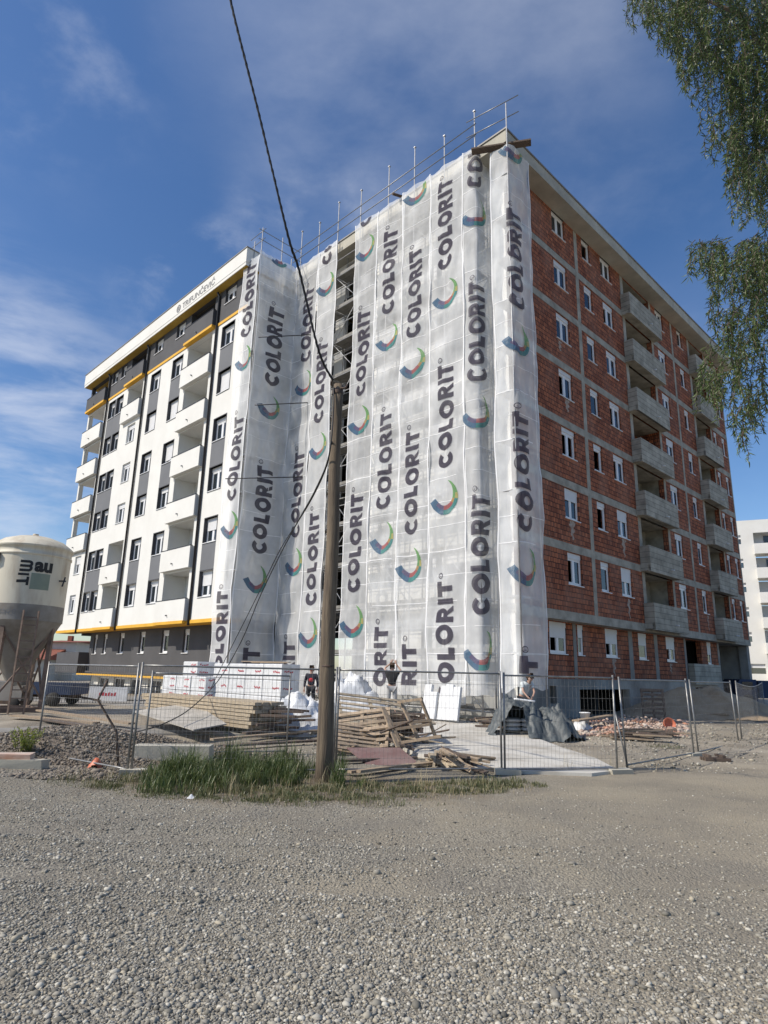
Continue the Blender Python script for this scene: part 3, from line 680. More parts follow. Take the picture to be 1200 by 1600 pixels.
# ---- facade B behind the netting: white render, grey panels, windows and a stack of loggias
colsB = [(17.0, 18.1, 2), (19.3, 20.4, 2), (24.7, 25.8, 2)]
holesB = []; wb = []
for r in range(1, 9):
    for a0, a1, p_ in colsB:
        holesB.append((a0, a1, sill(r), sill(r) + 1.36)); wb.append((a0, a1, sill(r), p_, r))
    holesB.append((21.5, 24.0, sill(r) - 1.0, min(sill(r) + 1.5, 23.9)))
mb = MB(); wall(mb, 'A', TB, SR + 0.002, SI, 0.0, 24.0, holesB, 0.28, 0)
mb.build('rendered_wall', 'white', brick)
for a0, a1, z0, p_, r in wb: window(brick, 'A', a0, a1, z0, z0 + 1.36, TB, p_, rw.choice([0, 0, .3, .6, .95]), 0.08, 1, False)
for r in (8, 6, 4, 2):
    mb = MB(); mb.box(TB - 0.03, TB - 0.002, 14.6, 16.75, sill(r) - 2.6, sill(r) + 0.6); mb.build('grey_panel', 'panel', brick)
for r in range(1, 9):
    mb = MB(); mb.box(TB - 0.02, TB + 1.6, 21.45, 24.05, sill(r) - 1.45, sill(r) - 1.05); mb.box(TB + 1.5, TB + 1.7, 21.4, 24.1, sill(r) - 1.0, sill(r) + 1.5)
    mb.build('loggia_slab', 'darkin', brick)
# ---- roof slab with deep eaves
mb = MB(); mb.box(TB - 0.95, TE + 0.75, SR - 0.8, SI + 0.2, 24.02, 24.62); mb.build('roof', 'conc2', brick)
mb = MB(); mb.box(TB - 1.0, TE + 0.8, SR - 0.85, SI + 0.25, 24.625, 24.70); mb.build('roof_flashing', 'roofm', brick)
mb = MB()
for a0 in (28.6, 38.4): mb.box(a0, a0 + 1.6, SR + 2, SR + 3.2, 24.7, 25.6)
mb.build('chimney', 'conc', brick)

# ================================================================== white block (left), facade A
TA = 16.61; SE = 50.95
white = thing('finished_apartment_block', 'white rendered apartment block with charcoal top storey and ochre bands', 'building', (TA, SI, 0.25), True)
def sa(r): return 5.53 + (r - 2) * H
HW = 1.34
cA = [('C1', 29.3, 30.6, 2), ('C2', 35.3, 36.62, 2), ('C3', 38.32, 39.66, 2)]
D1 = [(44.18, 45.28), (45.58, 46.68)]
BR = (31.75, 34.65); BM = (40.95, 43.35); BL = 47.5
hw = []; wl = []
for r in range(2, 8):
    for nm, a, b, p_ in cA: hw.append((a, b, sa(r), sa(r) + HW)); wl.append((nm, r, a, b, p_, True))
    for a, b in D1: hw.append((a, b, sa(r), sa(r) + HW)); wl.append(('D', r, a, b, 1, True))
    hw.append((BR[0], BR[1], sa(r) - 1.0, sa(r) + 1.56))
    if r in (2, 3, 7): hw.append((BM[0], BM[1], sa(r) - 1.0, sa(r) + 1.56))
    else: hw.append((41.45, 42.7, sa(r), sa(r) + HW)); wl.append(('M', r, 41.45, 42.7, 2, False))
    if r in (2, 3): hw.append((48.15, 49.3, sa(r), sa(r) + HW)); wl.append(('L', r, 48.15, 49.3, 2, False))
    else: hw.append((BL, SE + 0.01, sa(r) - 1.0, sa(r) + 1.56))
mb = MB(); wall(mb, 'A', TA, SI, SE, 4.38, 21.42, hw, 0.3)
mb.quad((TA, SI, 4.38), (TA + 13, SI, 4.38), (TA + 13, SI, 24), (TA, SI, 24))
mb.quad((TA + 1.5, SE, 4.38), (TA + 13, SE, 4.38), (TA + 13, SE, 23.7), (TA + 1.5, SE, 23.7))
mb.quad((TA, SE, 4.38), (TA + 1.5, SE, 4.38), (TA + 1.5, SE, 9.9), (TA, SE, 9.9))
for r in range(4, 9): mb.box(TA, TA + 1.5, BL, SE - 0.003, sa(r) - 1.35, sa(r) - 1.03)
mb.box(TA + 0.003, TA + 0.3, SE - 0.28, SE - 0.003, 9.9, 21.4)
mb.build('rendered_wall', 'white', white)
rs = random.Random(11)
shA = {('C1', 6): 0.85, ('C2', 6): 0.9, ('C3', 6): 0.88, ('C2', 5): .8, ('C1', 3): .42, ('C1', 2): .5, ('M', 5): 0, ('L', 3): .35}
for nm, r, a, b, p_, rv in wl:
    window(white, 'A', a, b, sa(r), sa(r) + HW, TA, p_, shA.get((nm, r), 0.0 if rs.random() < .7 else .12), 0.2 if rv else 0.14, 1, True, 'reveal' if rv else None)
for r0 in (6, 4, 2):       # grey panels joining window pairs
    for a, b in [(29.3, 30.6), (35.3, 36.62), (38.32, 39.66), (44.18, 46.68)]:
        mb = MB(); mb.box(TA - 0.006, TA - 0.001, a - 0.05, b + 0.05, sa(r0) + HW + 0.05, sa(r0 + 1) - 0.05)
        mb.build('grey_panel', 'panel', white)
for r in range(2, 8):
    mb = MB(); mb.box(TA - 0.006, TA - 0.001, 45.33, 45.53, sa(r) - 0.05, sa(r) + HW + 0.05); mb.build('grey_panel', 'panel', white)
def abal(a0, a1, r, m_, zb=-1.42, corner=False, cap='pipe'):
    z0, z1 = sa(r) + zb + 0.22, sa(r) - 0.02; to = TA - 0.26
    b = MB(); b.box(to, to + 0.12, a0, a1, z0, z1); b.box(to + 0.12, TA - 0.003, a0, a0 + 0.12, z0, z1); b.box(to + 0.12, TA - 0.003, a1 - 0.12, a1, z0, z1)
    b.box(to + 0.003, TA + 1.2, a0 + 0.003, a1 - 0.003, z0 + 0.002, z0 + 0.2)
    if corner: b.box(TA, TA + 1.5, a1 - 0.12, a1, z0, z1)
    o = b.build('balcony', m_, white)
    k = MB(); k.box(to - 0.02, to + 0.14, a0 - 0.02, a1 + 0.02, z1 + 0.001, z1 + 0.035)
    k.build('coping', cap, o)
    k = MB(); am = a0 + (a1 - a0) * 0.55; k.tube([(to - 0.1, am, z0 + 0.35), (to + 0.02, am, z0 + 0.36)], 0.04, 8); k.build('drain_spout', 'metal', o)
def aloggia(a0, a1, r, m_, zt=None):
    zf = sa(r) - 0.99; zt = zt or sa(r) + 1.555; tb = TA + 1.3
    q = MB(); da, db = a0 + 0.35, a0 + 1.25
    wall(q, 'A', tb, a0, a1, zf, zt, [(da, db, zf, zf + 2.1)], 0.15)
    for aa in (a0 - 0.002, a1 + 0.002): q.quad((TA + 0.3, aa, zf), (tb, aa, zf), (tb, aa, zt), (TA + 0.3, aa, zt))
    q.quad((TA + 0.3, a0, zt - 0.003), (TA + 0.3, a1, zt - 0.003), (tb, a1, zt - 0.003), (tb, a0, zt - 0.003)); q.quad((TA, a0, zf + 0.004), (TA, a1, zf + 0.004), (tb, a1, zf + 0.004), (tb, a0, zf + 0.004))
    q.build('loggia_wall', m_, white)
    dd = MB(); dd.box(tb - 0.03, tb + 0.04, da, da + 0.08, zf, zf + 2.1); dd.box(tb - 0.03, tb + 0.04, db - 0.08, db, zf, zf + 2.1); dd.box(tb - 0.03, tb + 0.04, da + 0.08, db - 0.08, zf + 2.0, zf + 2.1)
    do = dd.build('balcony_door', 'pvc', white)
    gg = MB(); gg.box(tb, tb + 0.02, da + 0.08, db - 0.08, zf + 0.1, zf + 2.0); gg.build('glass', 'glass', do)
for r in range(2, 8):
    abal(31.45, 34.85, r, 'white'); aloggia(BR[0], BR[1], r, 'white')
for r in (2, 3, 7): abal(40.7, 43.6, r, 'white'); aloggia(BM[0], BM[1], r, 'white')
for r in range(4, 8): abal(47.3, SE, r, 'white', corner=True)
for r in range(4, 9):
    q = MB(); wall(q, 'A', TA + 1.5, BL - 0.2, SE - 0.004, sa(r) - 1.03, sa(r) + 1.5 if r < 8 else 23.68, [(48.2, 49.6, sa(r) - 0.99, sa(r) + 1.1)], 0.15)
    q.quad((TA + 0.3, BL - 0.003, sa(r) - 1), (TA + 1.5, BL - 0.003, sa(r) - 1), (TA + 1.5, BL - 0.003, sa(r) + 1.5), (TA + 0.3, BL - 0.003, sa(r) + 1.5))
    q.build('loggia_wall', 'white' if r < 8 else 'dark', white)
# charcoal top storey
h8 = [(29.42, 30.6, 22.63, 23.62), (35.4, 36.55, 22.63, 23.62), (38.42, 39.6, 22.63, 23.62), (44.25, 45.1, 22.63, 23.62), (45.72, 46.65, 22.63, 23.62),
      (BR[0], BR[1], 21.7, 23.68), (BM[0], BM[1], 21.7, 23.68), (BL, SE + .01, 21.7, 23.69)]
mb = MB(); wall(mb, 'A', TA, SI, SE, 21.6, 23.7, h8, 0.3); mb.box(TA + 0.003, TA + 0.25, SE - 0.22, SE - 0.003, 21.6, 23.68); mb.build('top_storey_wall', 'dark', white)
for a, b, z0, z1 in h8[:5]: window(white, 'A', a, b, z0, z1, TA, 2 if b - a > 1 else 1, 0.0, 0.16, 1, True, 'reveal')
for a0, a1, cn in ((31.45, 34.85, False), (40.7, 43.6, False), (47.3, SE, True)): abal(a0, a1, 8, 'dark', -1.42 + 0.02, cn)
aloggia(BR[0], BR[1], 8, 'dark', 23.66); aloggia(BM[0], BM[1], 8, 'dark', 23.66)
# ochre bands
mb = MB(); mb.box(TA - 0.06, TA + 1.05, SI, SE + 0.04, 4.2, 4.38); mb.box(TA - 0.3, TA - 0.06, 31.45, 34.85, 4.2, 4.36); mb.box(TA - 0.3, TA - 0.06, 40.7, 43.6, 4.2, 4.36); mb.build('ochre_band', 'yellow', white)
mb = MB(); mb.box(TA - 0.05, TA + 0.25, SI, SE + 0.03, 21.425, 21.595)
for a0, a1 in ((31.43, 34.87), (40.68, 43.62), (47.28, SE + 0.02)): mb.box(TA - 0.29, TA - 0.05, a0, a1, 21.43, 21.59)
mb.build('ochre_band', 'yellow', white)
# down pipes
for a in (31.17, 40.42, 46.98):
    mb = MB(); mb.tube([(TA - 0.09, a, 4.1), (TA - 0.09, a, 23.35), (TA - 0.25, a - 0.02, 23.6)], 0.07, 8)
    mb.tube([(TA - 0.05, a + 0.16, 4.4), (TA - 0.05, a + 0.16, 23.6)], 0.03, 6); mb.build('down_pipe', 'pipe', white)
# roof with white fascia
mb = MB(); mb.box(TA - 0.52, 29.0, SI - 0.25, SE + 0.35, 23.9, 24.78, 0); mb.box(TA - 0.5, 29.0, SI - 0.22, SE + 0.32, 23.7, 23.9, 0)
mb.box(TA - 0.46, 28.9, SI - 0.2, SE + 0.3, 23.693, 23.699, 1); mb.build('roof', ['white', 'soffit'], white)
mb = MB(); mb.box(TA - 0.56, 29.04, SI - 0.29, SE + 0.39, 24.785, 24.84); mb.build('roof_flashing', 'roofm', white)
# sign lettering on the fascia
vs, fs = text_mesh('TRIFUNČEVIĆ', 0.56, 0.006)
wmax = max(v.x for v in vs); kx = 3.95 / wmax
mb = MB(); tf = TA - 0.532
mb.add([(tf, 35.05 - v.x * kx, 24.02 + v.y) for v in vs], fs)
for k in range(20):       # round emblem: disc with a pale bar pattern
    a0, a1 = 2 * PI * k / 20, 2 * PI * (k + 1) / 20
    P = lambda r, a: (tf, 35.55 + r * math.cos(a), 24.24 + r * math.sin(a))
    mb.quad(P(0.19, a0), P(0.27, a0), P(0.27, a1), P(0.19, a1))
for k in (-0.09, 0.0, 0.09): mb.quad((tf, 35.55 - 0.15, 24.24 + k - 0.02), (tf, 35.55 + 0.15, 24.24 + k - 0.02), (tf, 35.55 + 0.15, 24.24 + k + 0.025), (tf, 35.55 - 0.15, 24.24 + k + 0.025))
mb.build('sign_lettering', 'greyink', white)
# set-back charcoal storey and shop front
T1 = 17.6
hd = [(32.95, 33.6), (35.35, 36.2), (38.4, 39.15), (41.4, 42.15), (44.1, 44.7), (45.75, 46.35)]
mb = MB(); wall(mb, 'A', T1, SI, 47.0, 1.62, 4.2, [(a, b, 2.75, 4.05) for a, b in hd], 0.25)
mb.quad((T1, 47.0, 1.62), (T1 + 2, 47.0, 1.62), (T1 + 2, 47.0, 4.2), (T1, 47.0, 4.2)); mb.quad((T1 + 2, 47, 1.62), (T1 + 2, SE, 1.62), (T1 + 2, SE, 4.2), (T1 + 2, 47, 4.2))
mb.build('set_back_wall', 'dark', white)
for a, b in hd: window(white, 'A', a, b, 2.75, 4.05, T1, 1, 0.0, 0.12, 1, True)
mb = MB(); mb.box(T1 - 0.7, T1 - 0.58, 46.9, SE + 0.2, 1.5, 2.85); mb.box(T1 - 0.58, T1 + 2, 46.9, 47.02, 1.5, 2.85); mb.box(T1 - 0.69, T1 + 2, 47.02, SE + 0.19, 1.45, 1.6); mb.box(T1 - 0.58, T1 + 2, SE + 0.08, SE + 0.2, 1.5, 2.85); mb.build('balcony', 'dark', white)
mb = MB(); mb.box(T1 - 0.2, T1 + 3, SI, 46.9, 1.50, 1.615); mb.build('shop_canopy', 'dark', white); mb = MB(); mb.box(T1 - 0.7, T1 - 0.3, SI, 46.9, 1.34, 1.44); mb.build('ochre_fascia', 'yellow', white)
mb = MB(); a = 29.0
hs_ = []
while a < 46: hs_.append((a, a + 1.7, 0.0, 1.25)); a += 2.5
wall(mb, 'A', T1 + 0.4, SI, 47.0, -0.2, 1.5, hs_, 0.3); mb.build('shop_wall', 'white', white)
for a0, a1, _, _ in hs_:
    mb = MB(); mb.box(T1 + 0.5, T1 + 0.56, a0, a0 + 0.08, 0, 1.25); mb.box(T1 + 0.5, T1 + 0.56, a1 - 0.08, a1, 0, 1.25); mb.box(T1 + 0.5, T1 + 0.56, a0 + 0.08, a1 - 0.08, 1.15, 1.25); mb.box(T1 + 0.5, T1 + 0.56, (a0 + a1) / 2 - 0.04, (a0 + a1) / 2 + 0.04, 0, 1.15)
    f = mb.build('shop_door', 'pvc', white); g = MB(); g.box(T1 + 0.52, T1 + 0.53, a0 + 0.08, a1 - 0.08, 0, 1.15); g.build('glass', 'glass', f)
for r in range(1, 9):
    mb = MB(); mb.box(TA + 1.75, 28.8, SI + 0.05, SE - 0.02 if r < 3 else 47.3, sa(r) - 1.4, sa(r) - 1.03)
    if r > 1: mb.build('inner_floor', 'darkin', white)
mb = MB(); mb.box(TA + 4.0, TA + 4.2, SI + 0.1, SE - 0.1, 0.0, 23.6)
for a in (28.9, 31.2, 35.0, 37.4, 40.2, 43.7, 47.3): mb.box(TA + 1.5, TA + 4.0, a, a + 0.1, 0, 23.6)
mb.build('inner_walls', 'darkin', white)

# ================================================================== scaffolding
scaf = thing('scaffolding', 'tall steel tube scaffolding behind the printed white netting', 'scaffolding', (19.1, 20.5, 0.3), True)
TF, TBK = 19.12, 19.92
posts = [14.25, 16.0, 17.88, 19.65, 21.72, 23.55, 25.2, 26.85]
tops = [26.55, 26.4, 27.0, 27.0, 26.8, 27.1, 26.7, 27.0]
for a, zt in zip(posts, tops):
    m1 = MB(); m1.tube([(TF, a, 0.35), (TF, a, zt)], 0.028, 6); m1.box(TF - 0.05, TF + 0.05, a - 0.05, a + 0.05, zt, zt + 0.05); m1.build('standard', 'scaf', scaf)
    m1 = MB(); m1.tube([(TBK, a, 0.35), (TBK, a, 24.0)], 0.028, 6); m1.build('standard', 'scaf', scaf)
levels = [0.7 + 1.97 * k for k in range(12)]
for z in levels:
    m1 = MB(); m1.tube([(TF, posts[0], z), (TF, posts[-1], z)], 0.024, 6); m1.tube([(TBK, posts[0], z), (TBK, posts[-1], z)], 0.024, 6); m1.tube([(TF, posts[0], z + 1.0), (TF, posts[-1], z + 1.0)], 0.02, 6)
    for a in posts: m1.tube([(TF, a, z - 0.03), (TBK, a, z - 0.03)], 0.022, 6)
    m1.build('ledger', 'scaf', scaf)
    for i in range(7):
        d = MB(); d.box(TF + 0.07, TF + 0.40, posts[i] + 0.04, posts[i + 1] - 0.04, z + 0.03, z + 0.075); d.box(TF + 0.42, TF + 0.74, posts[i] + 0.04, posts[i + 1] - 0.04, z + 0.03, z + 0.075)
        d.box(TF + 0.035, TF + 0.06, posts[i] + 0.04, posts[i + 1] - 0.04, z + 0.08, z + 0.22)
        d.build('deck', 'deck', scaf)
for i in (0, 2, 4, 6):
    for k in range(11):
        m1 = MB(); z = levels[k]; a, b = posts[i], posts[i + 1]
        if k % 2: a, b = b, a
        m1.tube([(TF + 0.03, a, z), (TF + 0.03, b, z + 1.97)], 0.02, 5); m1.build('brace', 'scaf', scaf)
for z in (25.25, 25.85):
    m1 = MB(); m1.tube([(TF - 0.04, posts[0] - 0.1, z - 0.03), (TF - 0.04, 27.6, z)], 0.024, 6); m1.build('guard_rail', 'metal', scaf)
# corner tower
for (t_, s_) in ((19.2, 12.63), (19.22, 13.5), (20.7, 12.63)):
    m1 = MB(); m1.tube([(t_, s_, 0.3), (t_, s_, 25.9 if t_ < 20 and s_ < 13 else 23.75)], 0.028, 6); m1.build('standard', 'scaf', scaf)
m1 = MB()
for z in levels:
    m1.tube([(19.22, 12.65, z), (19.22, 13.45, z)], 0.022, 5); m1.tube([(19.2, 12.65, z), (20.7, 12.65, z)], 0.022, 5); m1.box(19.3, 20.15, 12.75, 13.4, z + 0.03, z + 0.07)
m1.build('corner_tower_frame', 'scaf', scaf)
for z in (25.2, 26.05):
    m1 = MB(); m1.tube([(19.35, 12.1, z), (18.98, 14.6, z + 0.05)], 0.022, 6); m1.build('guard_rail', 'metal', scaf)
PLA, PLB = (18.68, 14.1, 24.0), (20.0, 11.95, 23.97)
m1 = MB(); m1.beam(PLA, PLB, 0.35, 0.07); m1.build('deck', 'wood3', scaf)
# return along the white block
for (t_, s_, zt) in ((16.55, 27.0, 25.9), (16.55, 27.75, 25.4), (17.9, 27.0, 26.0), (19.1, 27.75, 25.6)):
    m1 = MB(); m1.tube([(t_, s_, 0.35), (t_, s_, zt)], 0.028, 6); m1.build('standard', 'scaf', scaf)
for z in levels:
    m1 = MB(); m1.tube([(16.55, 27.0, z), (19.1, 27.0, z)], 0.024, 6); m1.tube([(16.55, 27.75, z), (19.1, 27.75, z)], 0.024, 6); m1.box(16.6, 19.0, 27.1, 27.65, z + 0.03, z + 0.07); m1.tube([(16.55, 27, z), (16.55, 27.75, z)], 0.022, 5)
    m1.build('return_bay', 'scaf', scaf)
for z in (25.1, 25.7):
    m1 = MB(); m1.tube([(16.3, 26.98, z), (19.3, 26.98, z - 0.02)], 0.02, 6); m1.tube([(16.55, 26.7, z), (16.55, 28.2, z)], 0.02, 6); m1.build('guard_rail', 'metal', scaf)
for x0, y0, x1, y1 in ((404, 527, 488, 523), (398, 633, 484, 629), (352, 748, 482, 745)):
    q0, q1 = at(x0, y0, 30.2), at(x1, y1, 31.4); m1 = MB(); loc = lambda v: (v.dot(V2), v.dot(U2), v.z)
    m1.tube([loc(q0), loc(q1)], 0.026, 6); m1.build('tie_tube', 'pipe', scaf)
tg = MB(); tg.tube([(18.6, 18.85, 24.6), (19.7, 18.55, 24.72)], 0.07, 8)
tag(tg.build('red_pipe_end', 'rust', site=True), 'short rust red pipe poking out over the scaffold edge', 'pipe')

# ================================================================== printed netting sheets
def letter_quads(ch):
    """strips of quads in (a along reading, b up), cap height 1; returns list of quads and advance"""
    S = 0.29; q = []
    def rect(a0, a1, b0, b1, n=1, m_=1):
        for i in range(n):
            for j in range(m_):
                x0 = a0 + (a1 - a0) * i / n; x1 = a0 + (a1 - a0) * (i + 1) / n; y0 = b0 + (b1 - b0) * j / m_; y1 = b0 + (b1 - b0) * (j + 1) / m_
                q.append(((x0, y0), (x1, y0), (x1, y1), (x0, y1)))
    def arc(ca, cb_, ra, rb, s_, d0, d1, n):
        for k in range(n):
            e0 = R_(d0 + (d1 - d0) * k / n); e1 = R_(d0 + (d1 - d0) * (k + 1) / n)
            for ro, ri in ((1.0, None),):
                o0 = (ca + ra * math.cos(e0), cb_ + rb * math.sin(e0)); o1 = (ca + ra * math.cos(e1), cb_ + rb * math.sin(e1))
                i0 = (ca + (ra - s_) * math.cos(e0), cb_ + (rb - s_) * math.sin(e0)); i1 = (ca + (ra - s_) * math.cos(e1), cb_ + (rb - s_) * math.sin(e1))
                q.append((i0, o0, o1, i1))
    if ch == 'C': arc(0.5, 0.5, 0.5, 0.5, S, 42, 318, 18); adv = 0.92
    elif ch == 'O': arc(0.52, 0.5, 0.52, 0.5, S, 0, 360, 24); adv = 1.04
    elif ch == 'L': rect(0, S, 0, 1, 1, 4); rect(S, 0.62, 0, S, 1, 1); adv = 0.64
    elif ch == 'I': rect(0, S, 0, 1, 1, 4); adv = S
    elif ch == 'T': rect(0, 0.8, 1 - S, 1, 3, 1); rect(0.4 - S / 2, 0.4 + S / 2, 0, 1 - S, 1, 3); adv = 0.8
    elif ch == 'R':
        rect(0, S, 0, 1, 1, 4); rect(S, 0.45, 1 - 0.26, 1, 1, 1); rect(S, 0.45, 0.36, 0.36 + 0.24, 1, 1)
        arc(0.45, 0.68, 0.30, 0.32, 0.25, -90, 90, 8)
        q.append(((0.36, 0.36), (0.58, 0.0), (0.86, 0.0), (0.62, 0.38))); adv = 0.84
    return q, adv
LET = {ch: letter_quads(ch) for ch in 'COLRIT'}
def make_sheet(prof, z0, z1, cz, per, seed, label, hgt=0.80, tlen=4.55, amp=0.075, wtext=None, skips=(), zend=None):
    prof = [Vector((p[0], p[1])) for p in prof]        # (s, t) from viewer's right to left
    seg = []; L = 0
    for a, b in zip(prof[:-1], prof[1:]): seg.append((L, a, b, (b - a).length)); L += (b - a).length
    def pos(w_, z, off=0.0):
        w_ = max(0.0, min(L, w_))
        for l0, a, b, ln in seg:
            if w_ <= l0 + ln + 1e-9: break
        d = (b - a) / ln; p = a + d * (w_ - l0)
        if len(seg) > 1:      # netting rounds its folds
            pp = []
            for dw in (-0.16, -0.08, 0.0, 0.08, 0.16):
                w2 = w_ + dw
                for l2, a2, b2, n2 in seg:
                    if w2 <= l2 + n2: break
                pp.append(a2 + (b2 - a2) / n2 * (w2 - l2))
            p = sum(pp, Vector((0, 0))) / 5; d = (pp[4] - pp[0]).normalized()
        nrm = Vector((d.y, -d.x))
        # rounded folds and the sag between ties
        e = min(1.0, z1 - z) if z > z1 - 1 else 1.0
        nv = noise.noise(Vector((w_ * 1.3 + seed * 7, z * 0.42, seed))) * amp * 1.7 + noise.noise(Vector((w_ * 4.2 + seed * 3, z * 0.8, seed + 5))) * amp * 0.5
        nv += 0.03 * (1 - 2 * abs(noise.noise(Vector((w_ * 2.4 + z * 0.55 + seed, z * 0.5 - w_ * 0.4, seed * 1.3)))))
        nv += 0.035 * math.sin(z * 2 * PI / 1.97 + seed) * math.sin(PI * w_ / L)
        lat = noise.noise(Vector((seed * 2.3, z * 0.33, 1.7))) * 0.09
        if z < 3.5: nv += (3.5 - z) * 0.05 * noise.noise(Vector((w_ * 2.1, z * 0.6, seed)))
        p = p + nrm * (nv + off + 0.02) + d * lat
        return (p.y, p.x, z)
    nw = max(8, int(L / 0.09)); nz = int((z1 - z0) / 0.16)
    vs = []; 
    for j in range(nz + 1):
        for i in range(nw + 1):
            wv = L * i / nw; zz_ = z0 + (z1 - z0) * j / nz
            if j == nz: zz_ += 0.05 * noise.noise(Vector((wv * 3, seed, 0)))
            if j == 0: zz_ += 0.25 * noise.noise(Vector((wv * 1.5, seed, 2)))
            vs.append(pos(wv, zz_))
    fs = [(j * (nw + 1) + i, j * (nw + 1) + i + 1, (j + 1) * (nw + 1) + i + 1, (j + 1) * (nw + 1) + i) for j in range(nz) for i in range(nw)]
    mb = MB(); mb.add(vs, fs, 0, True)
    mid = prof[len(prof) // 2]
    o = mb.build('scaffold_netting', 'net2' if seed in (4, 5, 6, 8) else 'net', org=(mid.y, mid.x, z0), site=True)
    tag(o, label, 'netting sheet', 'printed netting sheets on the scaffolding')
    for w0, w1 in ((0, 0.055), (L - 0.055, L)):
        hm = MB(); vs = []
        for j in range(nz + 1):
            zz_ = z0 + (z1 - z0) * j / nz; vs += [pos(w0, zz_, 0.012), pos(w1, zz_, 0.012)]
        hm.add(vs, [(2 * j, 2 * j + 1, 2 * j + 3, 2 * j + 2) for j in range(nz)], 0, True)
        hm.build('hem', 'hem', o)
    rq_ = random.Random(seed)       # white strips paint in the light caught where net presses on ledgers
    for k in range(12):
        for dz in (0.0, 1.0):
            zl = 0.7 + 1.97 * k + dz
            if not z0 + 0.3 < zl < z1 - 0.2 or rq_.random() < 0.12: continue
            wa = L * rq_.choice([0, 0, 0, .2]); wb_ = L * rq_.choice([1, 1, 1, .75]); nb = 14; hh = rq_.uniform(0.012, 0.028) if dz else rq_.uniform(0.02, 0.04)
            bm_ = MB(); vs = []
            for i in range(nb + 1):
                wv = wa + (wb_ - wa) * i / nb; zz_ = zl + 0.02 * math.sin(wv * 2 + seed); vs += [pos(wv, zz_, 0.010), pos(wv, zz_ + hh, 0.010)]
            bm_.add(vs, [(2 * i, 2 * i + 2, 2 * i + 3, 2 * i + 1) for i in range(nb)], 0, True); bm_.build('ledger_highlight', 'hem', o)
    wt = wtext if wtext is not None else L / 2
    tot = sum(LET[ch][1] for ch in 'COLORIT') + 0.11 * 6
    ka = tlen / tot
    def put_q(m_, quad, mi=0):
        quad = [(q_[0], q_[1]) for q_ in quad]
        if any(z > z1 - 0.03 or z < z0 + 0.3 for _, z in quad): return
        A_, B_, C_, D_ = [Vector(q_) for q_ in quad]; vv = []
        for j in range(3):
            for i in range(3):
                p_ = A_.lerp(B_, i / 2).lerp(D_.lerp(C_, i / 2), j / 2); vv.append(pos(p_.x, p_.y, 0.02 if len(seg) == 1 else 0.055))
        m_.add(vv, [(j * 3 + i, j * 3 + i + 1, j * 3 + i + 4, j * 3 + i + 3) for j in range(2) for i in range(2)], mi, True)
    zc = cz
    while zc < z1: zc += per
    while zc > z0 - per:
        a = 0.0; tx = MB(); em = MB()
        for ci, ch in enumerate('COLORIT'):
            qs, adv = LET[ch]
            for q in qs:
                put_q(tx, [(wt + (b - 0.5) * hgt, zc + (a + x) * ka) for x, b in q])
            a += adv + 0.11
        for k in range(12):     # registered mark
            e0, e1 = 2 * PI * k / 12, 2 * PI * (k + 1) / 12; cw, cz_ = wt + 0.28 * hgt, zc + tlen + 0.22
            put_q(tx, [(cw + 0.085 * math.cos(e0), cz_ + 0.085 * math.sin(e0)), (cw + 0.12 * math.cos(e0), cz_ + 0.12 * math.sin(e0)), (cw + 0.12 * math.cos(e1), cz_ + 0.12 * math.sin(e1)), (cw + 0.085 * math.cos(e1), cz_ + 0.085 * math.sin(e1))])
        cw, cz_ = wt + 0.28 * hgt, zc + tlen + 0.22
        put_q(tx, [(cw - 0.04, cz_ - 0.04), (cw + 0.04, cz_ - 0.04), (cw + 0.04, cz_ - 0.01), (cw - 0.04, cz_ - 0.01)])
        # swirl emblem: broad cut-off tail at lower left, sweeping under and up to a point at upper right
        ez = zc - 1.25; sc = 0.66; n = 22
        for k in range(n):
            def P(u_, q_):   # u_ 0..1 along the swirl, q_ 0 outer .. 1 inner; viewer x = -w
                an = R_(200 + 232 * u_); ro = 1.0 - 0.04 * u_; th = (0.62 * (1 - u_) ** 0.55 + 0.02) if u_ > 0.35 else 0.50 + 0.12 * math.sin(u_ / 0.35 * PI / 2) * 0
                th = (0.50 if u_ < 0.45 else 0.50 * ((1 - u_) / 0.55) ** 0.75) + 0.015
                st = 0.22 * max(0, 0.22 - u_) / 0.22      # tail runs straight out to the left
                r = ro - th * q_
                x = r * math.cos(an) - st * 1.3; y = r * math.sin(an) + st * 0.9
                return (wt - x * sc, ez + y * sc * 1.12)
            u0, u1 = k / n, (k + 1) / n
            outer = ['i_blue', 'i_blue', 'i_blue', 'i_teal', 'i_teal', 'i_teal', 'i_teal', 'i_yellow', 'i_green', 'i_green', 'i_green']
            inner = ['i_blue', 'i_navy', 'i_navy', 'i_red', 'i_red', 'i_red', 'i_orange', 'i_green', 'i_green', 'i_green', 'i_green']
            order = ['i_blue', 'i_navy', 'i_teal', 'i_red', 'i_orange', 'i_yellow', 'i_green']
            put_q(em, [P(u0, 0), P(u1, 0), P(u1, 0.52), P(u0, 0.52)], order.index(outer[min(10, k // 2)]))
            put_q(em, [P(u0, 0.52), P(u1, 0.52), P(u1, 1), P(u0, 1)], order.index(inner[min(10, k // 2)]))
        zc -= per
        if tx.v: tx.build('lettering', 'ink', o)
        if em.v: em.build('emblem', ['i_blue', 'i_navy', 'i_teal', 'i_red', 'i_orange', 'i_yellow', 'i_green'], o)
    return o
ZT = 24.55; F = 19.0
make_sheet([(12.6, 20.75), (12.6, 19.2), (13.5, 19.2)], 1.5, 23.78, 16.0, 9.0, 1, 'printed netting sheet wrapped round the corner tower beside the brick wall', wtext=1.25, tlen=4.6)
make_sheet([(14.16, 20.05), (14.16, F), (14.85, F)], 1.2, ZT, 13.26, 9.2, 2, 'printed netting sheet folded round the scaffold corner left of the narrow gap', wtext=1.05)
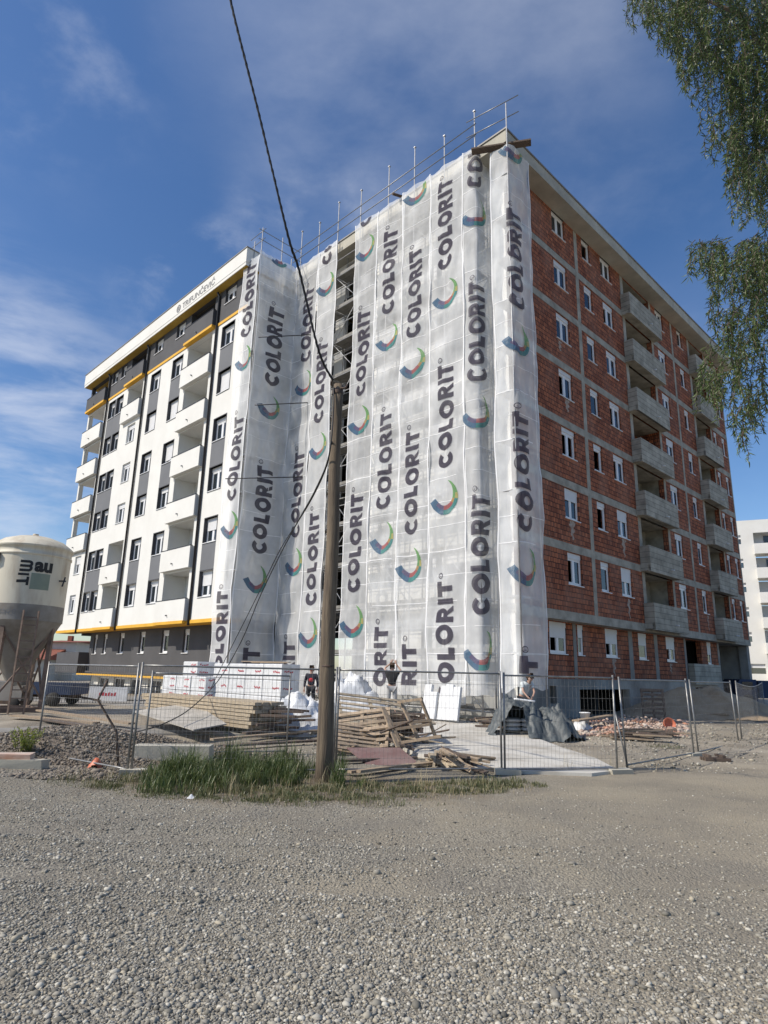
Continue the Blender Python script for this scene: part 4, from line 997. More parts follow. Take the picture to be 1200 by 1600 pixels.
make_sheet([(14.80, F - .02), (16.72, F)], 0.9, ZT - .02, 10.01, 9.15, 3, 'netting sheet with three full words hanging above the white boards', wtext=1.0)
make_sheet([(16.68, F), (18.48, F)], 1.1, ZT + .04, 7.51, 9.0, 4, 'netting sheet with a swirl cut off by its top edge beside the red pipe', wtext=0.98)
make_sheet([(18.42, F + .02), (20.28, F)], 0.9, ZT, 8.85, 9.6, 5, 'netting sheet hanging directly above the black shirted worker', wtext=0.92)
make_sheet([(20.22, F), (21.9, F)], 1.0, ZT + .02, 5.35, 9.4, 6, 'netting sheet edging the right side of the dark slot by the pole', wtext=0.86)
make_sheet([(23.35, F), (24.92, F)], 0.9, ZT, 4.95, 9.25, 7, 'netting sheet on the left of the dark slot behind the utility pole', wtext=0.8)
make_sheet([(24.88, F), (26.92, F)], 0.9, ZT - .05, 8.45, 9.7, 8, 'pale netting sheet reaching into the inner corner of the building', wtext=0.75)
make_sheet([(26.86, F - .02), (26.86, 16.45)], 1.0, 24.35, 7.55, 9.15, 9, 'shaded grey netting sheet on the return wall beside the white building', wtext=1.3, amp=0.1, hgt=0.95)
make_sheet([(26.9, 16.42), (28.3, 16.3)], 0.9, 24.1, 10.15, 9.1, 10, 'narrow creased netting sheet against the edge of the white facade', wtext=0.62, amp=0.07)

# ================================================================== utility pole and cables
pb, pt_ = Vector((-0.98, 12.32, 0)), Vector((-1.02, 12.3, 7.72))
pole = thing('utility_pole', 'weathered round timber utility pole standing in the grass by the fence', 'pole', tuple(pb))
mb = MB(); n = 14; mb.tube([pb.lerp(pt_, k / n) - Vector((0, 0, 0.3 if k == 0 else 0)) + Vector((0.012 * math.sin(k), 0.01 * math.cos(k * 1.7), 0)) for k in range(n + 1)], [0.155 - 0.055 * k / n for k in range(n + 1)], 16); mb.build('shaft', 'bark', pole)
mb = MB(); mb.tube([pt_ + Vector((-0.12, -0.09, -0.06)), pt_ + Vector((-0.14, -0.14, -0.02)), pt_ + Vector((-0.1, -0.16, 0.04))], 0.02, 6)
mb.tube([pt_ + Vector((0.08, -0.09, -0.12)), pt_ + Vector((0.17, -0.1, -0.1)), pt_ + Vector((0.2, -0.1, -0.03))], 0.022, 6)
mb.lathe([(0.115, 7.5), (0.118, 7.52), (0.118, 7.57), (0.112, 7.6)], 16, pt_.x, pt_.y); mb.lathe([(0.13, 2.0), (0.136, 2.01), (0.136, 2.03), (0.13, 2.04)], 16, -0.99, 12.31); mb.build('clamp', 'rust', pole)
def cat_cable(pts, r, label, n=10, twist=False):
    P = [Vector(p) for p in pts]; out_ = []
    for i in range(len(P) - 1):
        p0 = P[max(i - 1, 0)]; p1 = P[i]; p2 = P[i + 1]; p3 = P[min(i + 2, len(P) - 1)]
        for k in range(n):
            t = k / n; out_.append(0.5 * ((2 * p1) + (p2 - p0) * t + (2 * p0 - 5 * p1 + 4 * p2 - p3) * t * t + (3 * p1 - p0 - 3 * p2 + p3) * t ** 3))
    out_.append(P[-1])
    mb = MB()
    if twist:
        for ph in (0, 2.1, 4.2):
            q = []
            L = 0
            for i, p in enumerate(out_):
                if i: L += (p - out_[i - 1]).length
                q.append(p + Vector((math.cos(L * 14 + ph), 0, math.sin(L * 14 + ph))) * r * 0.55)
            mb.tube(q, r * 0.6, 5)
    else: mb.tube(out_, r, 6)
    return tag(mb.build('overhead_cable', 'cable'), label, 'cable', 'cables fixed to the utility pole')
top = pt_ + Vector((-0.1, -0.16, 0.03))
cat_cable([top, at(498, 548, 11.6), at(468, 425, 10.9), at(450, 368, 10.4), at(405, 180, 9.6), at(360, 0, 8.9), at(333, -140, 8.4), at(300, -400, 7.6)], 0.024, 'thick black bundled cable rising from the pole top out of the picture', 14, True)
cat_cable([pt_ + Vector((-0.08, -0.1, -0.1)), at(521, 640, 12.15), at(514, 712, 12.15), at(493, 765, 13.2), at(467, 812, 15), at(437, 868, 17), at(405, 935, 19), at(378, 1000, 20.5), at(342, 1062, 21.0), at(300, 1105, 19), at(262, 1128, 17.3), at(224, 1141, 16.6), at(180, 1150, 16.8)], 0.016, 'black cable looping down from the pole to the ground left of the timber stack')
cat_cable([at(519, 690, 12.18), at(508, 735, 12.8), at(480, 792, 14.2), at(440, 855, 17), at(415, 905, 19), at(380, 975, 22), at(347, 1040, 25), at(330, 1075, 27)], 0.014, 'thinner black cable running from mid pole towards the white packs')

# ================================================================== fence
def fence_panel(a, b, h, label, lean=(0, 0), mesh_col='wire', post2=True, sag=0.0, step=0.085):
    a = Vector(a); b = Vector(b); d = (b - a); L = d.length; d.normalize(); ln = Vector((lean[0], lean[1], 0))
    r = thing('mesh_fence', label, 'fence panel', tuple(a), group='mobile mesh fence panels round the site')
    def P(x, z): return a + d * x + Vector((0, 0, z + (b.z - a.z) * 0)) + ln * z - Vector((0, 0, sag * math.sin(PI * x / L) * (z / h)))
    for x in (0.0, L):
        q = MB(); q.tube([P(x, -0.0), P(x, h + 0.04)], 0.022, 8); q.build('post', 'metal', r)
    for z, nm in ((h - 0.02, 'top_rail'), (0.10, 'bottom_rail')):
        q = MB(); q.tube([P(L * k / 8, z) for k in range(9)], 0.018, 8); q.build(nm, 'metal', r)
    q = MB(); x = step
    while x < L - 0.03:
        kx = random.uniform(-0.004, 0.004); q.tube([P(x + kx, 0.1), P(x, h * 0.5), P(x - kx, h - 0.02)], 0.0022, 3, cap=False); x += step
    z = 0.3
    while z < h - 0.1: q.tube([P(0, z), P(L * .5, z), P(L, z)], 0.0028, 3, cap=False); z += 0.24
    q.build('mesh_infill', mesh_col, r)
    return r
def foot(p, ang=0.0, lab='grey concrete foot block holding two fence posts'):
    p = Vector(p); mb = MB(); rt = Matrix.Rotation(ang, 3, 'Z')
    mb.obox(p + Vector((0, 0, 0.05)), (0.5, 0.2, 0.11), rt, 0, 0.015)
    tag(mb.build('concrete_block', 'conc2'), lab, 'foot block', 'concrete feet of the fence')
f1 = gpt(56, 1183); f2 = gpt(198, 1211); f2b = gpt(204, 1211); f3 = gpt(520, 1212); f3b = gpt(524, 1211); f4 = gpt(784, 1209); f4b = gpt(789, 1210)
f5 = gpt(965, 1209); f5b = gpt(980, 1203); f6 = gpt(1085, 1183); f6b = gpt(1092, 1181); f7 = gpt(1155, 1166); f7b = gpt(1160, 1165); f8 = gpt(1198, 1130)
fence_panel(f1, f2, 1.96, 'rusty mesh fence panel with a snapped post in front of the gravel mound', mesh_col='wire')
fence_panel(f2b, f3, 1.98, 'mesh fence panel behind the tall grass, left of the utility pole')
fence_panel(f3b, f4, 1.98, 'mesh fence panel in front of the pallets and brown plywood')
fence_panel(f4b, f5, 1.95, 'mesh fence panel in front of the pale concrete slab', (0.01, 0))
fence_panel(f5b, f6, 1.92, 'mesh fence panel in front of the rubble and orange tub', (-0.03, 0))
fence_panel(f6b, f7, 1.9, 'leaning mesh fence panel in front of the sand heap', (-0.03, 0.02), step=0.11)
fence_panel(f7b, f8, 1.9, 'sagging mesh fence panel at the right edge of the picture', (0.0, 0.0), sag=0.16, step=0.13)
fa, fb = gpt(214, 1188), gpt(443, 1184)
fence_panel(Vector((fa.x, fa.y + 0.4, 0)), Vector((fb.x, fb.y + 0.4, 0)), 1.82, 'second older mesh fence panel standing just behind the grass')
mb = MB(); mb.tube([at(185, 1204, f2.y + 0.9), at(182, 1143, f2.y + 0.9), at(153, 1094, f2.y + 0.8), at(168, 1063, f2.y + 0.8)], 0.025, 8); tag(mb.build('bent_post', 'rust'), 'bent rusty steel post folded sideways by the gravel mound', 'post')
for p, a_, l_ in ((f4b, 0.1, 'concrete foot block under the fence joint right of the scrap wood'), (f5, 0.3, 'concrete foot block at the tip of the pale slab'), (f6, 0.5, 'concrete foot block beside the short timber crate'), (f7, 0.5, 'concrete foot block nearest the right edge'), (f2b, 0.2, 'concrete foot block at the left corner of the tall grass')): foot(p + Vector((0.05, 0, 0)), a_, l_)
mb = MB(); mb.tube([gpt(981, 1201) + Vector((0, 0, 0.02)), f5b + Vector((-0.1, 0.25, 1.2))], 0.018, 6); tag(mb.build('fence_brace', 'metal'), 'thin slanting steel brace leaning on the fence in front of the rubble', 'brace')

# ================================================================== silo
sx, sy, sR = -13.05, 23.6, 1.32
z_g = gz(sx, sy)
silo = thing('material_silo', 'cream steel plaster silo on a rusty braced frame with black lettering', 'silo', (sx, sy, z_g))
zb_, zt_ = 3.42, 6.1
mb = MB(); mb.lathe([(0.25, 1.35), (sR - 0.05, zb_ - 0.05), (sR - 0.02, zb_)], 40, sx, sy); mb.build('hopper', 'silog', silo)
mb = MB(); mb.lathe([(sR, zb_), (sR, 3.98)], 48, sx, sy, 0)
mb.lathe([(sR, 3.98), (sR, 5.72)], 48, sx, sy, 1); mb.lathe([(sR, 5.72), (sR + 0.03, 5.74), (sR + 0.03, 5.80), (sR, 5.82), (sR, 6.0), (sR + 0.045, 6.02), (sR + 0.045, 6.1)], 48, sx, sy, 1); mb.build('body', ['silog', 'silo'], silo)
mb = MB(); mb.lathe([(sR + 0.045, 6.1), (sR - 0.02, 6.17), (sR - 0.3, 6.38), (sR - 0.7, 6.52), (0.2, 6.6), (0.001, 6.6)], 48, sx, sy); mb.tube([(sx, sy, 6.6), (sx, sy, 6.68)], 0.1, 12); mb.build('dome', 'silo', silo)
fa_ = math.atan2(-sy, -sx)     # angle that faces the camera
def onsilo(x, z, off=0.012): a = fa_ + (x + 0.08) / sR; return (sx + (sR + off) * math.cos(a), sy + (sR + off) * math.sin(a), z)
def curved_text(mb, txt, size, x0, z0, rot90=False, bold=0.03, sxk=1.0, mi=0):
    vs, fs = text_mesh(txt, size, bold)
    P = []
    for v in vs:
        if rot90: x, z = x0 + v.y * sxk, z0 - v.x
        else: x, z = x0 + v.x * sxk, z0 + v.y
        P.append(onsilo(x, z))
    mb.add(P, fs, mi)
mb = MB(); curved_text(mb, 'au', 0.66, 0.05, 5.15, False, 0.03, 0.98)
for k in range(3): mb.add([onsilo(x, z) for x, z in ((-0.42, 5.50 - 0.155 * k), (-0.14, 5.50 - 0.155 * k), (-0.14, 5.41 - 0.155 * k), (-0.42, 5.41 - 0.155 * k))], [(0, 1, 2, 3)])
for cz_, in ((5.3775,), (5.2225,)):
    for k in range(8):
        e0, e1 = R_(-90 + 180 * k / 8), R_(-90 + 180 * (k + 1) / 8)
        mb.add([onsilo(-0.14 + r_ * math.cos(e), cz_ + r_ * math.sin(e)) for r_, e in ((0.033, e0), (0.1225, e0), (0.1225, e1), (0.033, e1))], [(0, 1, 2, 3)])
mb.add([onsilo(x, z) for x, z in ((-0.44, 5.04), (-0.10, 5.04), (-0.10, 4.96), (-0.44, 4.96))], [(0, 1, 2, 3)])
mb.add([onsilo(x, z) for x, z in ((-0.16, 4.92), (-0.08, 4.92), (-0.08, 4.62), (-0.16, 4.62))], [(0, 1, 2, 3)]); mb.add([onsilo(x, z) for x, z in ((-0.46, 4.80), (-0.16, 4.82), (-0.16, 4.72), (-0.46, 4.70))], [(0, 1, 2, 3)])
mb.build('lettering', 'black', silo)
mb = MB()
for k in range(6): mb.add([onsilo(x, z, 0.006) for x, z in ((-0.03 + 0.105 * k, 5.07), (-0.03 + 0.105 * (k + 1), 5.07), (-0.03 + 0.105 * (k + 1), 4.50), (-0.03 + 0.105 * k, 4.50))], [(0, 1, 2, 3)])
mb.build('colour_square', 'silogreen', silo)
mb = MB(); curved_text(mb, 'fasade -', 0.34, -1.15, 3.62, False, 0.0, 1.0); mb.build('band_lettering', 'greyink', silo)
mb = MB()
for k in range(4):
    a = fa_ + PI / 4 + 0.28 + k * PI / 2; p = Vector((sx + 1.12 * math.cos(a), sy + 1.12 * math.sin(a), 0)); 
    leg = MB(); leg.beam(p + Vector((0, 0, z_g)), p + Vector((0, 0, 3.45)), 0.14, 0.14); leg.build('leg', 'silorust', silo)
    a2 = a + PI / 2; p2 = Vector((sx + 1.12 * math.cos(a2), sy + 1.12 * math.sin(a2), 0))
    br_ = MB(); br_.beam(p + Vector((0, 0, 0.7)), p2 + Vector((0, 0, 3.1)), 0.06, 0.06); br_.beam(p2 + Vector((0, 0, 0.7)), p + Vector((0, 0, 3.1)), 0.05, 0.05); br_.beam(p + Vector((0, 0, z_g + 0.1)), p2 + Vector((0, 0, z_g + 0.1)), 0.14, 0.16); br_.beam(p + Vector((0, 0, 3.3)), p2 + Vector((0, 0, 3.3)), 0.1, 0.12); br_.build('brace', 'silorust', silo)
lad = MB(); tdir = Vector((-math.sin(fa_), math.cos(fa_), 0)); ndir = Vector((math.cos(fa_), math.sin(fa_), 0)); base = Vector((sx, sy, 0)) + ndir * (sR + 0.12) + tdir * 0.02
for q in (-0.02, 0.44): lad.beam(base + tdir * q + Vector((0, 0, z_g)), base + tdir * q + Vector((0, 0, 3.75)), 0.05, 0.05)
for k in range(12): lad.beam(base + tdir * -0.02 + Vector((0, 0, 0.55 + 0.27 * k)), base + tdir * 0.44 + Vector((0, 0, 0.55 + 0.27 * k)), 0.035, 0.035)
lad.build('ladder', 'silorust', silo)
mb = MB(); mb.box(sx - 0.75, sx - 0.45, sy - sR - 0.06, sy - sR + 0.25, 5.45, 5.75); mb.build('inspection_hatch', 'silorust', silo)
mb = MB(); q = Vector((sx + sR + 0.06, sy - 0.3, 4.9)); mb.beam(q + Vector((-0.1, 0, 0)), q + Vector((0.14, 0, 0)), 0.05, 0.05); mb.beam(q + Vector((0.03, 0, -0.2)), q + Vector((0.1, 0, 0.15)), 0.04, 0.04); mb.build('bracket', 'pipe', silo)

# machines and trailer near the silo
def wheel(mb, c_, r, w_, ax):
    ax = Vector(ax).normalized(); n = 18; e1 = Vector((0, 0, 1)); e2 = ax.cross(e1)
    prof = [(0.0, 0.5), (0.55, 0.5), (0.6, 0.42), (0.9, 0.5), (1.0, 0.35), (1.0, -0.35), (0.9, -0.5), (0.0, -0.5)]
    vs = [Vector(c_) + (e1 * math.cos(2 * PI * k / n) + e2 * math.sin(2 * PI * k / n)) * (r * pr) + ax * (w_ * pw) for pr, pw in prof for k in range(n)]
    fs = [(i * n + k, i * n + (k + 1) % n, (i + 1) * n + (k + 1) % n, (i + 1) * n + k) for i in range(len(prof) - 1) for k in range(n)]
    mb.add(vs, fs, 0, True)
c_ = at(86, 1085, 27.5); zg2 = gz(c_.x, c_.y)
tr = thing('farm_trailer', 'dark blue flatbed trailer parked behind the silo', 'trailer', (c_.x, c_.y, zg2))
mb = MB(); mb.box(c_.x - 1.4, c_.x + 1.0, c_.y - 0.8, c_.y + 0.8, 0.78, 0.86)
for yy in (c_.y - 0.8, c_.y + 0.75): mb.box(c_.x - 1.4, c_.x + 1.0, yy, yy + 0.05, 0.86, 1.22)
for xx in (c_.x - 1.4, c_.x + 0.95): mb.box(xx, xx + 0.05, c_.y - 0.75, c_.y + 0.75, 0.86, 1.22)
mb.build('load_bed', 'blue', tr)
mb = MB(); mb.box(c_.x - 1.3, c_.x + 0.9, c_.y - 0.4, c_.y + 0.4, 0.66, 0.78); mb.beam((c_.x + 0.9, c_.y, 0.7), (c_.x + 1.9, c_.y, 0.55), 0.08, 0.08); mb.build('chassis', 'rust', tr)
for xx in (-0.75, 0.35):
    for yy in (-0.82, 0.82): mb = MB(); wheel(mb, (c_.x + xx, c_.y + yy, zg2 + 0.27), 0.27, 0.18, (0, 1, 0)); mb.build('wheel', 'rubber', tr)
c_ = at(18, 1082, 25.0); zg2 = gz(c_.x, c_.y)
tr = thing('plaster_pump', 'dark wheeled plaster pump with a hopper standing under the silo', 'machine', (c_.x, c_.y, zg2))
mb = MB(); mb.box(c_.x - 0.7, c_.x + 0.6, c_.y - 0.4, c_.y + 0.4, 0.62, 1.15); mb.box(c_.x - 0.5, c_.x + 0.1, c_.y - 0.3, c_.y + 0.3, 1.152, 1.3); mb.build('housing', 'roofm', tr)
mb = MB(); mb.add([(c_.x + 0.2 + dx * k, c_.y + dy * k, z) for z, k in ((1.155, 0.6), (1.6, 1.0)) for dx, dy in ((-0.4, -0.4), (0.4, -0.4), (0.4, 0.4), (-0.4, 0.4))], [(0, 1, 5, 4), (1, 2, 6, 5), (2, 3, 7, 6), (3, 0, 4, 7)]); mb.build('hopper', 'metal', tr)
for xx in (-0.5, 0.4):
    mb = MB(); wheel(mb, (c_.x + xx, c_.y - 0.48, zg2 + 0.2), 0.2, 0.1, (0, 1, 0)); mb.build('wheel', 'rubber', tr)
mb = MB(); mb.box(c_.x - 0.65, c_.x + 0.55, c_.y - 0.42, c_.y + 0.42, 0.5, 0.618); mb.build('chassis', 'rust', tr)

# ================================================================== insulation packs
def pack(p, size, label, rotz=ROT, grey=True, marks=2):
    """p = bottom corner nearest camera; local x = t, y = s"""
    w1, w2, h = size; p = Vector(p)
    o = thing('insulation_pack', label, 'foam pack', tuple(p), group='wrapped white insulation packs in the yard')
    rt = Matrix.Rotation(rotz, 3, 'Z')
    def T(x, y, z): return p + rt @ Vector((x, y, z))
    mb = MB(); e = 0.02
    # rounded, slightly uneven block
    def ringv(z, ins):
        return [T(ins + random.uniform(-e, e) * .4, ins, z), T(w1 - ins, ins + random.uniform(-e, e) * .4, z), T(w1 - ins, w2 - ins, z), T(ins, w2 - ins, z)]
    R1 = [ringv(0, 0.015), ringv(0.03, 0.0), ringv(h * .5, 0.006), ringv(h - 0.03, 0.0), ringv(h, 0.02)]
    vs = [q for r in R1 for q in r]
    fs = [(3, 2, 1, 0), (16, 17, 18, 19)]
    mi = []
    mb.add(vs, fs, 0)
    for i in range(4):
        for k in range(4):
            mb.f.append((i * 4 + k, i * 4 + (k + 1) % 4, (i + 1) * 4 + (k + 1) % 4, (i + 1) * 4 + k)); mb.m.append(0); mb.smooth.append(False)
    mb.build('wrapped_block', 'foam' if not grey else 'foamg', o)
    ml = MB(); rr = random.Random(int(abs(p.x * 100)) + int(p.z * 10))
    for face in (0, 1):
        for k in range(marks):
            zc = h * (k + 0.5) / marks; x0 = 0.12
            for j in range(5):
                a0 = x0 + j * 0.085; zz0 = zc + rr.uniform(-0.02, 0.03)
                qd = [(a0, zz0 - 0.03), (a0 + 0.06, zz0 - 0.02), (a0 + 0.07, zz0 + 0.04), (a0 + 0.01, zz0 + 0.03)]
                if a0 + 0.08 > (w1 if face else w2): continue
                ml.add([T(x, -0.004, z) if face else T(-0.004, x, z) for x, z in qd], [(0, 1, 2, 3)])
    ml.build('red_print', 'redink', o)
    return o
def pstack(px, py, specs, z0=None):
    b = gsite(px, py); 
    if z0 is not None: b.z = z0
    return b
B1 = gsite(334, 1108); B1.z += 0.05
rt = Matrix.Rotation(ROT, 3, 'Z')
def off(b, t, s_, z): return b + rt @ Vector((t, s_, 0)) + Vector((0, 0, z))
# front corner of stacks; s runs to the left-back, t to the right-back
PK = [(0, 0, 0, 'lower wrapped foam pack at the front of the left stack'), (0, 0, 0.62, 'second wrapped foam pack at the front of the left stack'),
      (0, 1.3, 0, 'bottom foam pack in the middle of the left stack'), (0, 1.3, 0.62, 'foam pack under the single topmost one'), (0.1, 1.0, 1.24, 'single white foam pack topmost of the left stack'),
      (0, 2.6, 0, 'bottom foam pack at the far left end of the stack'), (0, 2.6, 0.62, 'upper foam pack at the far left end of the stack')]
B1 = gsite(318, 1107); B1.z += 0.05
for t_, s_, z_, lb in PK: pack(off(B1, t_, s_, z_), (1.0, 1.24, 0.6), lb, marks=2, grey=False)
B2 = gsite(436, 1118); B2.z += 0.05
PK2 = []
nm_z = ['bottom', 'second', 'third']
nm_s = ['at the corner behind the pole', 'one in from the corner', 'third from the corner', 'at the left end of the long stack']
for j in range(4):
    for k in range(3):
        PK2.append((0, j * 1.22, k * 0.6, nm_z[k] + ' layer white foam pack ' + nm_s[j]))
for t_, s_, z_, lb in PK2: pack(off(B2, t_, s_, z_), (0.85, 1.18, 0.585), lb, marks=1, grey=False)
mb = MB(); mb.beam(off(B2, 0.1, -0.3, 1.86), off(B2, 0.2, 3.0, 1.88), 0.14, 0.03); mb.beam(off(B2, 0.3, 0.2, 1.83), off(B2, 0.4, 2.6, 1.85), 0.12, 0.03)
tag(mb.build('loose_board', 'wood'), 'thin weathered boards lying on top of the long foam stack', 'board')
bn = gsite(172, 1100); mb = MB(); mb.box(bn.x - 1.0, bn.x + 0.7, bn.y, bn.y + 0.05, 0.45, 1.05); o = mb.build('notice_banner', 'foam'); tag(o, 'white banner with red print hung on the far railing', 'banner')
ml = MB()
for j in range(6): ml.quad((bn.x - 0.55 + j * .13, bn.y - 0.004, 0.68), (bn.x - 0.46 + j * .13, bn.y - 0.004, 0.66), (bn.x - 0.44 + j * .13, bn.y - 0.004, 0.78 + (j % 2) * .05), (bn.x - 0.53 + j * .13, bn.y - 0.004, 0.80))
ml.build('red_print', 'redink', o)
rl = thing('yard_railing', 'low dark steel railing between the yard and the shop front', 'railing', (bn.x, bn.y + 0.1, 0.3))
for z in (0.5, 1.1):
    mb = MB(); mb.tube([(bn.x - 4.2, bn.y + 0.12, z), (bn.x + 2.0, bn.y + 0.12, z)], 0.022, 6); mb.build('rail', 'pipe', rl)
mb = MB()
for k in range(50): mb.tube([(bn.x - 4.2 + k * 0.125, bn.y + 0.12, 0.3), (bn.x - 4.2 + k * 0.125, bn.y + 0.12, 1.25)], 0.01, 4)
mb.build('bars', 'pipe', rl)
# crumpled film heaps
def heap(name, cen, rx, ry, h, m_, label, cat, seed=0, amp=0.25, freq=2.0, n=36, kind=None, ridge=False, group=None):
    mb = MB(); vs = []; cen = Vector(cen)
    for j in range(n + 1):
        for i in range(n + 1):
            x = -1 + 2 * i / n; y = -1 + 2 * j / n; r = math.sqrt(x * x + y * y)
            a = math.atan2(y, x); rim = 1 + 0.18 * noise.noise(Vector((math.cos(a) * 1.5, math.sin(a) * 1.5, seed)))
            hh = sm(1.08 - r / rim)
            X, Y = x * rx, y * ry
            nn = noise.noise(Vector((X * freq + seed, Y * freq, seed))) + 0.5 * noise.noise(Vector((X * freq * 2.3, Y * freq * 2.3, seed + 4)))
            if ridge: nn = 1 - 2 * abs(nn)
            z = h * hh * (1 + amp * nn) if r < rim * 1.05 else -0.06
            vs.append((cen.x + X, cen.y + Y, cen.z - 0.04 + max(z, -0.06)))
    fs = [(j * (n + 1) + i, j * (n + 1) + i + 1, (j + 1) * (n + 1) + i + 1, (j + 1) * (n + 1) + i) for j in range(n) for i in range(n)]
    mb.add(vs, fs, 0, True)
    o = mb.build(name, m_); tag(o, label, cat, group, kind); return o
p = gsite(460, 1150); heap('plastic_film_heap', (p.x, p.y + 0.7, p.z), 1.5, 0.9, 0.85, 'film', 'crumpled clear and white plastic film bundled left of the pole', 'film heap', 2, 0.5, 2.4, ridge=True)
p = gsite(545, 1118); heap('plastic_film_heap', (p.x, p.y + 1.2, p.z), 2.0, 1.1, 1.15, 'film', 'white plastic film heap right of the pole behind the pallets', 'film heap', 6, 0.5, 2.0, ridge=True)

# ================================================================== timber
def plank_obj(name, a, b, w_, h, m_, label, cat, group, twist=0.0):
    mb = MB(); mb.beam(a, b, w_, h, 0, twist); return tag(mb.build(name, m_), label, cat, group)
A0 = gsite(238, 1122); A1 = gsite(392, 1152)
A0 = Vector((A0.x, A0.y, 0)); A1 = Vector((A1.x, A1.y, 0)); d = (A1 - A0).normalized(); nrm = Vector((-d.y, d.x, 0))
zb0 = gz(A0.x, A0.y) + 0.12
for k in range(7):
    for j in range(4):
        o_ = nrm * (j * 0.27 + random.uniform(-.01, .01)); sh = random.uniform(-0.12, 0.12)
        z = zb0 + k * 0.105
        plank_obj('timber_plank', A0 - d * (0.1 * (k)) + d * sh + o_ + Vector((0, 0, z)), A1 + d * (sh + 0.05 * k) + o_ + Vector((0, 0, z - 0.02)), 0.24, 0.085, 'wood2', 'long pale plank in the neat timber stack left of the pole', 'plank', 'planks of the neat timber stack')
e0 = A1 + d * 0.5 + nrm * 0.4
for k in range(9):
    a_ = e0 + Vector((random.uniform(-.5, .3), random.uniform(-.3, .4), 0.2 + 0.085 * k)); an = random.uniform(-0.5, 0.5)
    plank_obj('dark_offcut', a_, a_ + Vector((1.0 * math.cos(an), 1.0 * math.sin(an), random.uniform(-.1, .1))), 0.14, 0.06, 'wood3', 'dark wet offcut lying across the right end of the timber stack', 'offcut', 'dark offcuts at the end of the timber stack')
# dusty board and concrete block
a_ = [gsite(205, 1132), gsite(300, 1163), gsite(352, 1156), gsite(300, 1128)]
mb = MB(); zz_ = [0.42, 0.36, 0.42, 0.62]
tv = [(q.x, q.y, q.z + z) for q, z in zip(a_, zz_)]; bv = [(x, y, z - 0.03) for x, y, z in tv]
mb.add(tv + bv, [(0, 1, 2, 3), (7, 6, 5, 4), (0, 4, 5, 1), (1, 5, 6, 2), (2, 6, 7, 3), (3, 7, 4, 0)]); tag(mb.build('formwork_board', 'plyw'), 'large pale dusty board sloping on the planks left of the grass', 'board')
p = gsite(265, 1192); mb = MB(); mb.obox((p.x, p.y + 0.2, 0.16), (1.6, 0.5, 0.34), Matrix.Rotation(0.06, 3, 'Z'), 0, 0.02); tag(mb.build('concrete_block', 'conc2'), 'long weathered concrete block under the dusty board', 'block')
# ground boards by the left yard and beside the grass
for i, (x0, y0, x1, y1, z, w_, m_) in enumerate([(70, 1128, 200, 1150, .10, .3, 'wood3'), (60, 1118, 205, 1140, .18, .25, 'wood'), (120, 1142, 235, 1158, .1, .25, 'wood3'), (20, 1122, 150, 1134, .1, .3, 'wood'),
        (330, 1166, 500, 1150, .16, .2, 'wood'), (350, 1172, 500, 1163, .1, .2, 'wood3'), (380, 1158, 500, 1142, .2, .18, 'wood3'),
        (530, 1195, 650, 1190, .08, .16, 'wood3'), (545, 1212, 690, 1196, .07, .15, 'wood'), (560, 1216, 640, 1205, .12, .12, 'wood'),
        (990, 1118, 1140, 1126, .25, .15, 'wood'), (1000, 1112, 1090, 1117, .3, .12, 'wood3'), (900, 1143, 955, 1134, .35, .25, 'wood')]):
    a = gsite(x0, y0); b = gsite(x1, y1); a.z += z; b.z += z
    where = ['on the left yard', 'on the left yard', 'on the left yard', 'on the left yard', 'behind the tall grass', 'behind the tall grass', 'behind the tall grass', 'under the brown plywood', 'under the brown plywood', 'under the brown plywood', 'on the rubble by the basement', 'on the rubble by the basement', 'beside the grey tarpaulin'][i]
    look = {'wood': 'weathered light', 'wood3': 'dark wet'}[m_]
    plank_obj('loose_plank', a, b, w_, 0.05, m_, look + ' plank lying flat ' + where, 'plank', 'loose ' + look + ' planks ' + where)

# ---- pallets
def pallet(cen, rot, label, m_='wood2', L=1.2, Wd=0.9, boards=7):
    cen = Vector(cen); o = thing('wooden_pallet', label, 'pallet', tuple(cen), group='wooden pallets in the heap right of the pole')
    t = MB()
    for k in range(boards):
        y = -L / 2 + 0.05 + (L - 0.1) * k / (boards - 1); c3 = cen + rot @ Vector((0, y, 0.12)); t.obox(c3, (Wd, 0.1, 0.022), rot, 0, 0.003)
    t.build('top_boards', m_, o)
    t = MB()
    for x in (-Wd / 2 + 0.05, 0, Wd / 2 - 0.05): t.obox(cen + rot @ Vector((x, 0, 0.065)), (0.08, L, 0.085), rot, 0, 0.003)
    t.build('stringers', m_, o)
    t = MB()
    for y in (-L / 2 + 0.06, 0, L / 2 - 0.06): t.obox(cen + rot @ Vector((0, y, 0.01)), (Wd, 0.1, 0.022), rot, 0, 0.003)
    t.build('bottom_boards', m_, o); return o
def rm(rx, ry, rz): return (Matrix.Rotation(rz, 3, 'Z') @ Matrix.Rotation(ry, 3, 'Y') @ Matrix.Rotation(rx, 3, 'X'))
pc = gsite(600, 1168); px0, py0 = pc.x, pc.y
yb = 16.5
def X(px, y): return (px - 600) / 1000 * y * 1.02
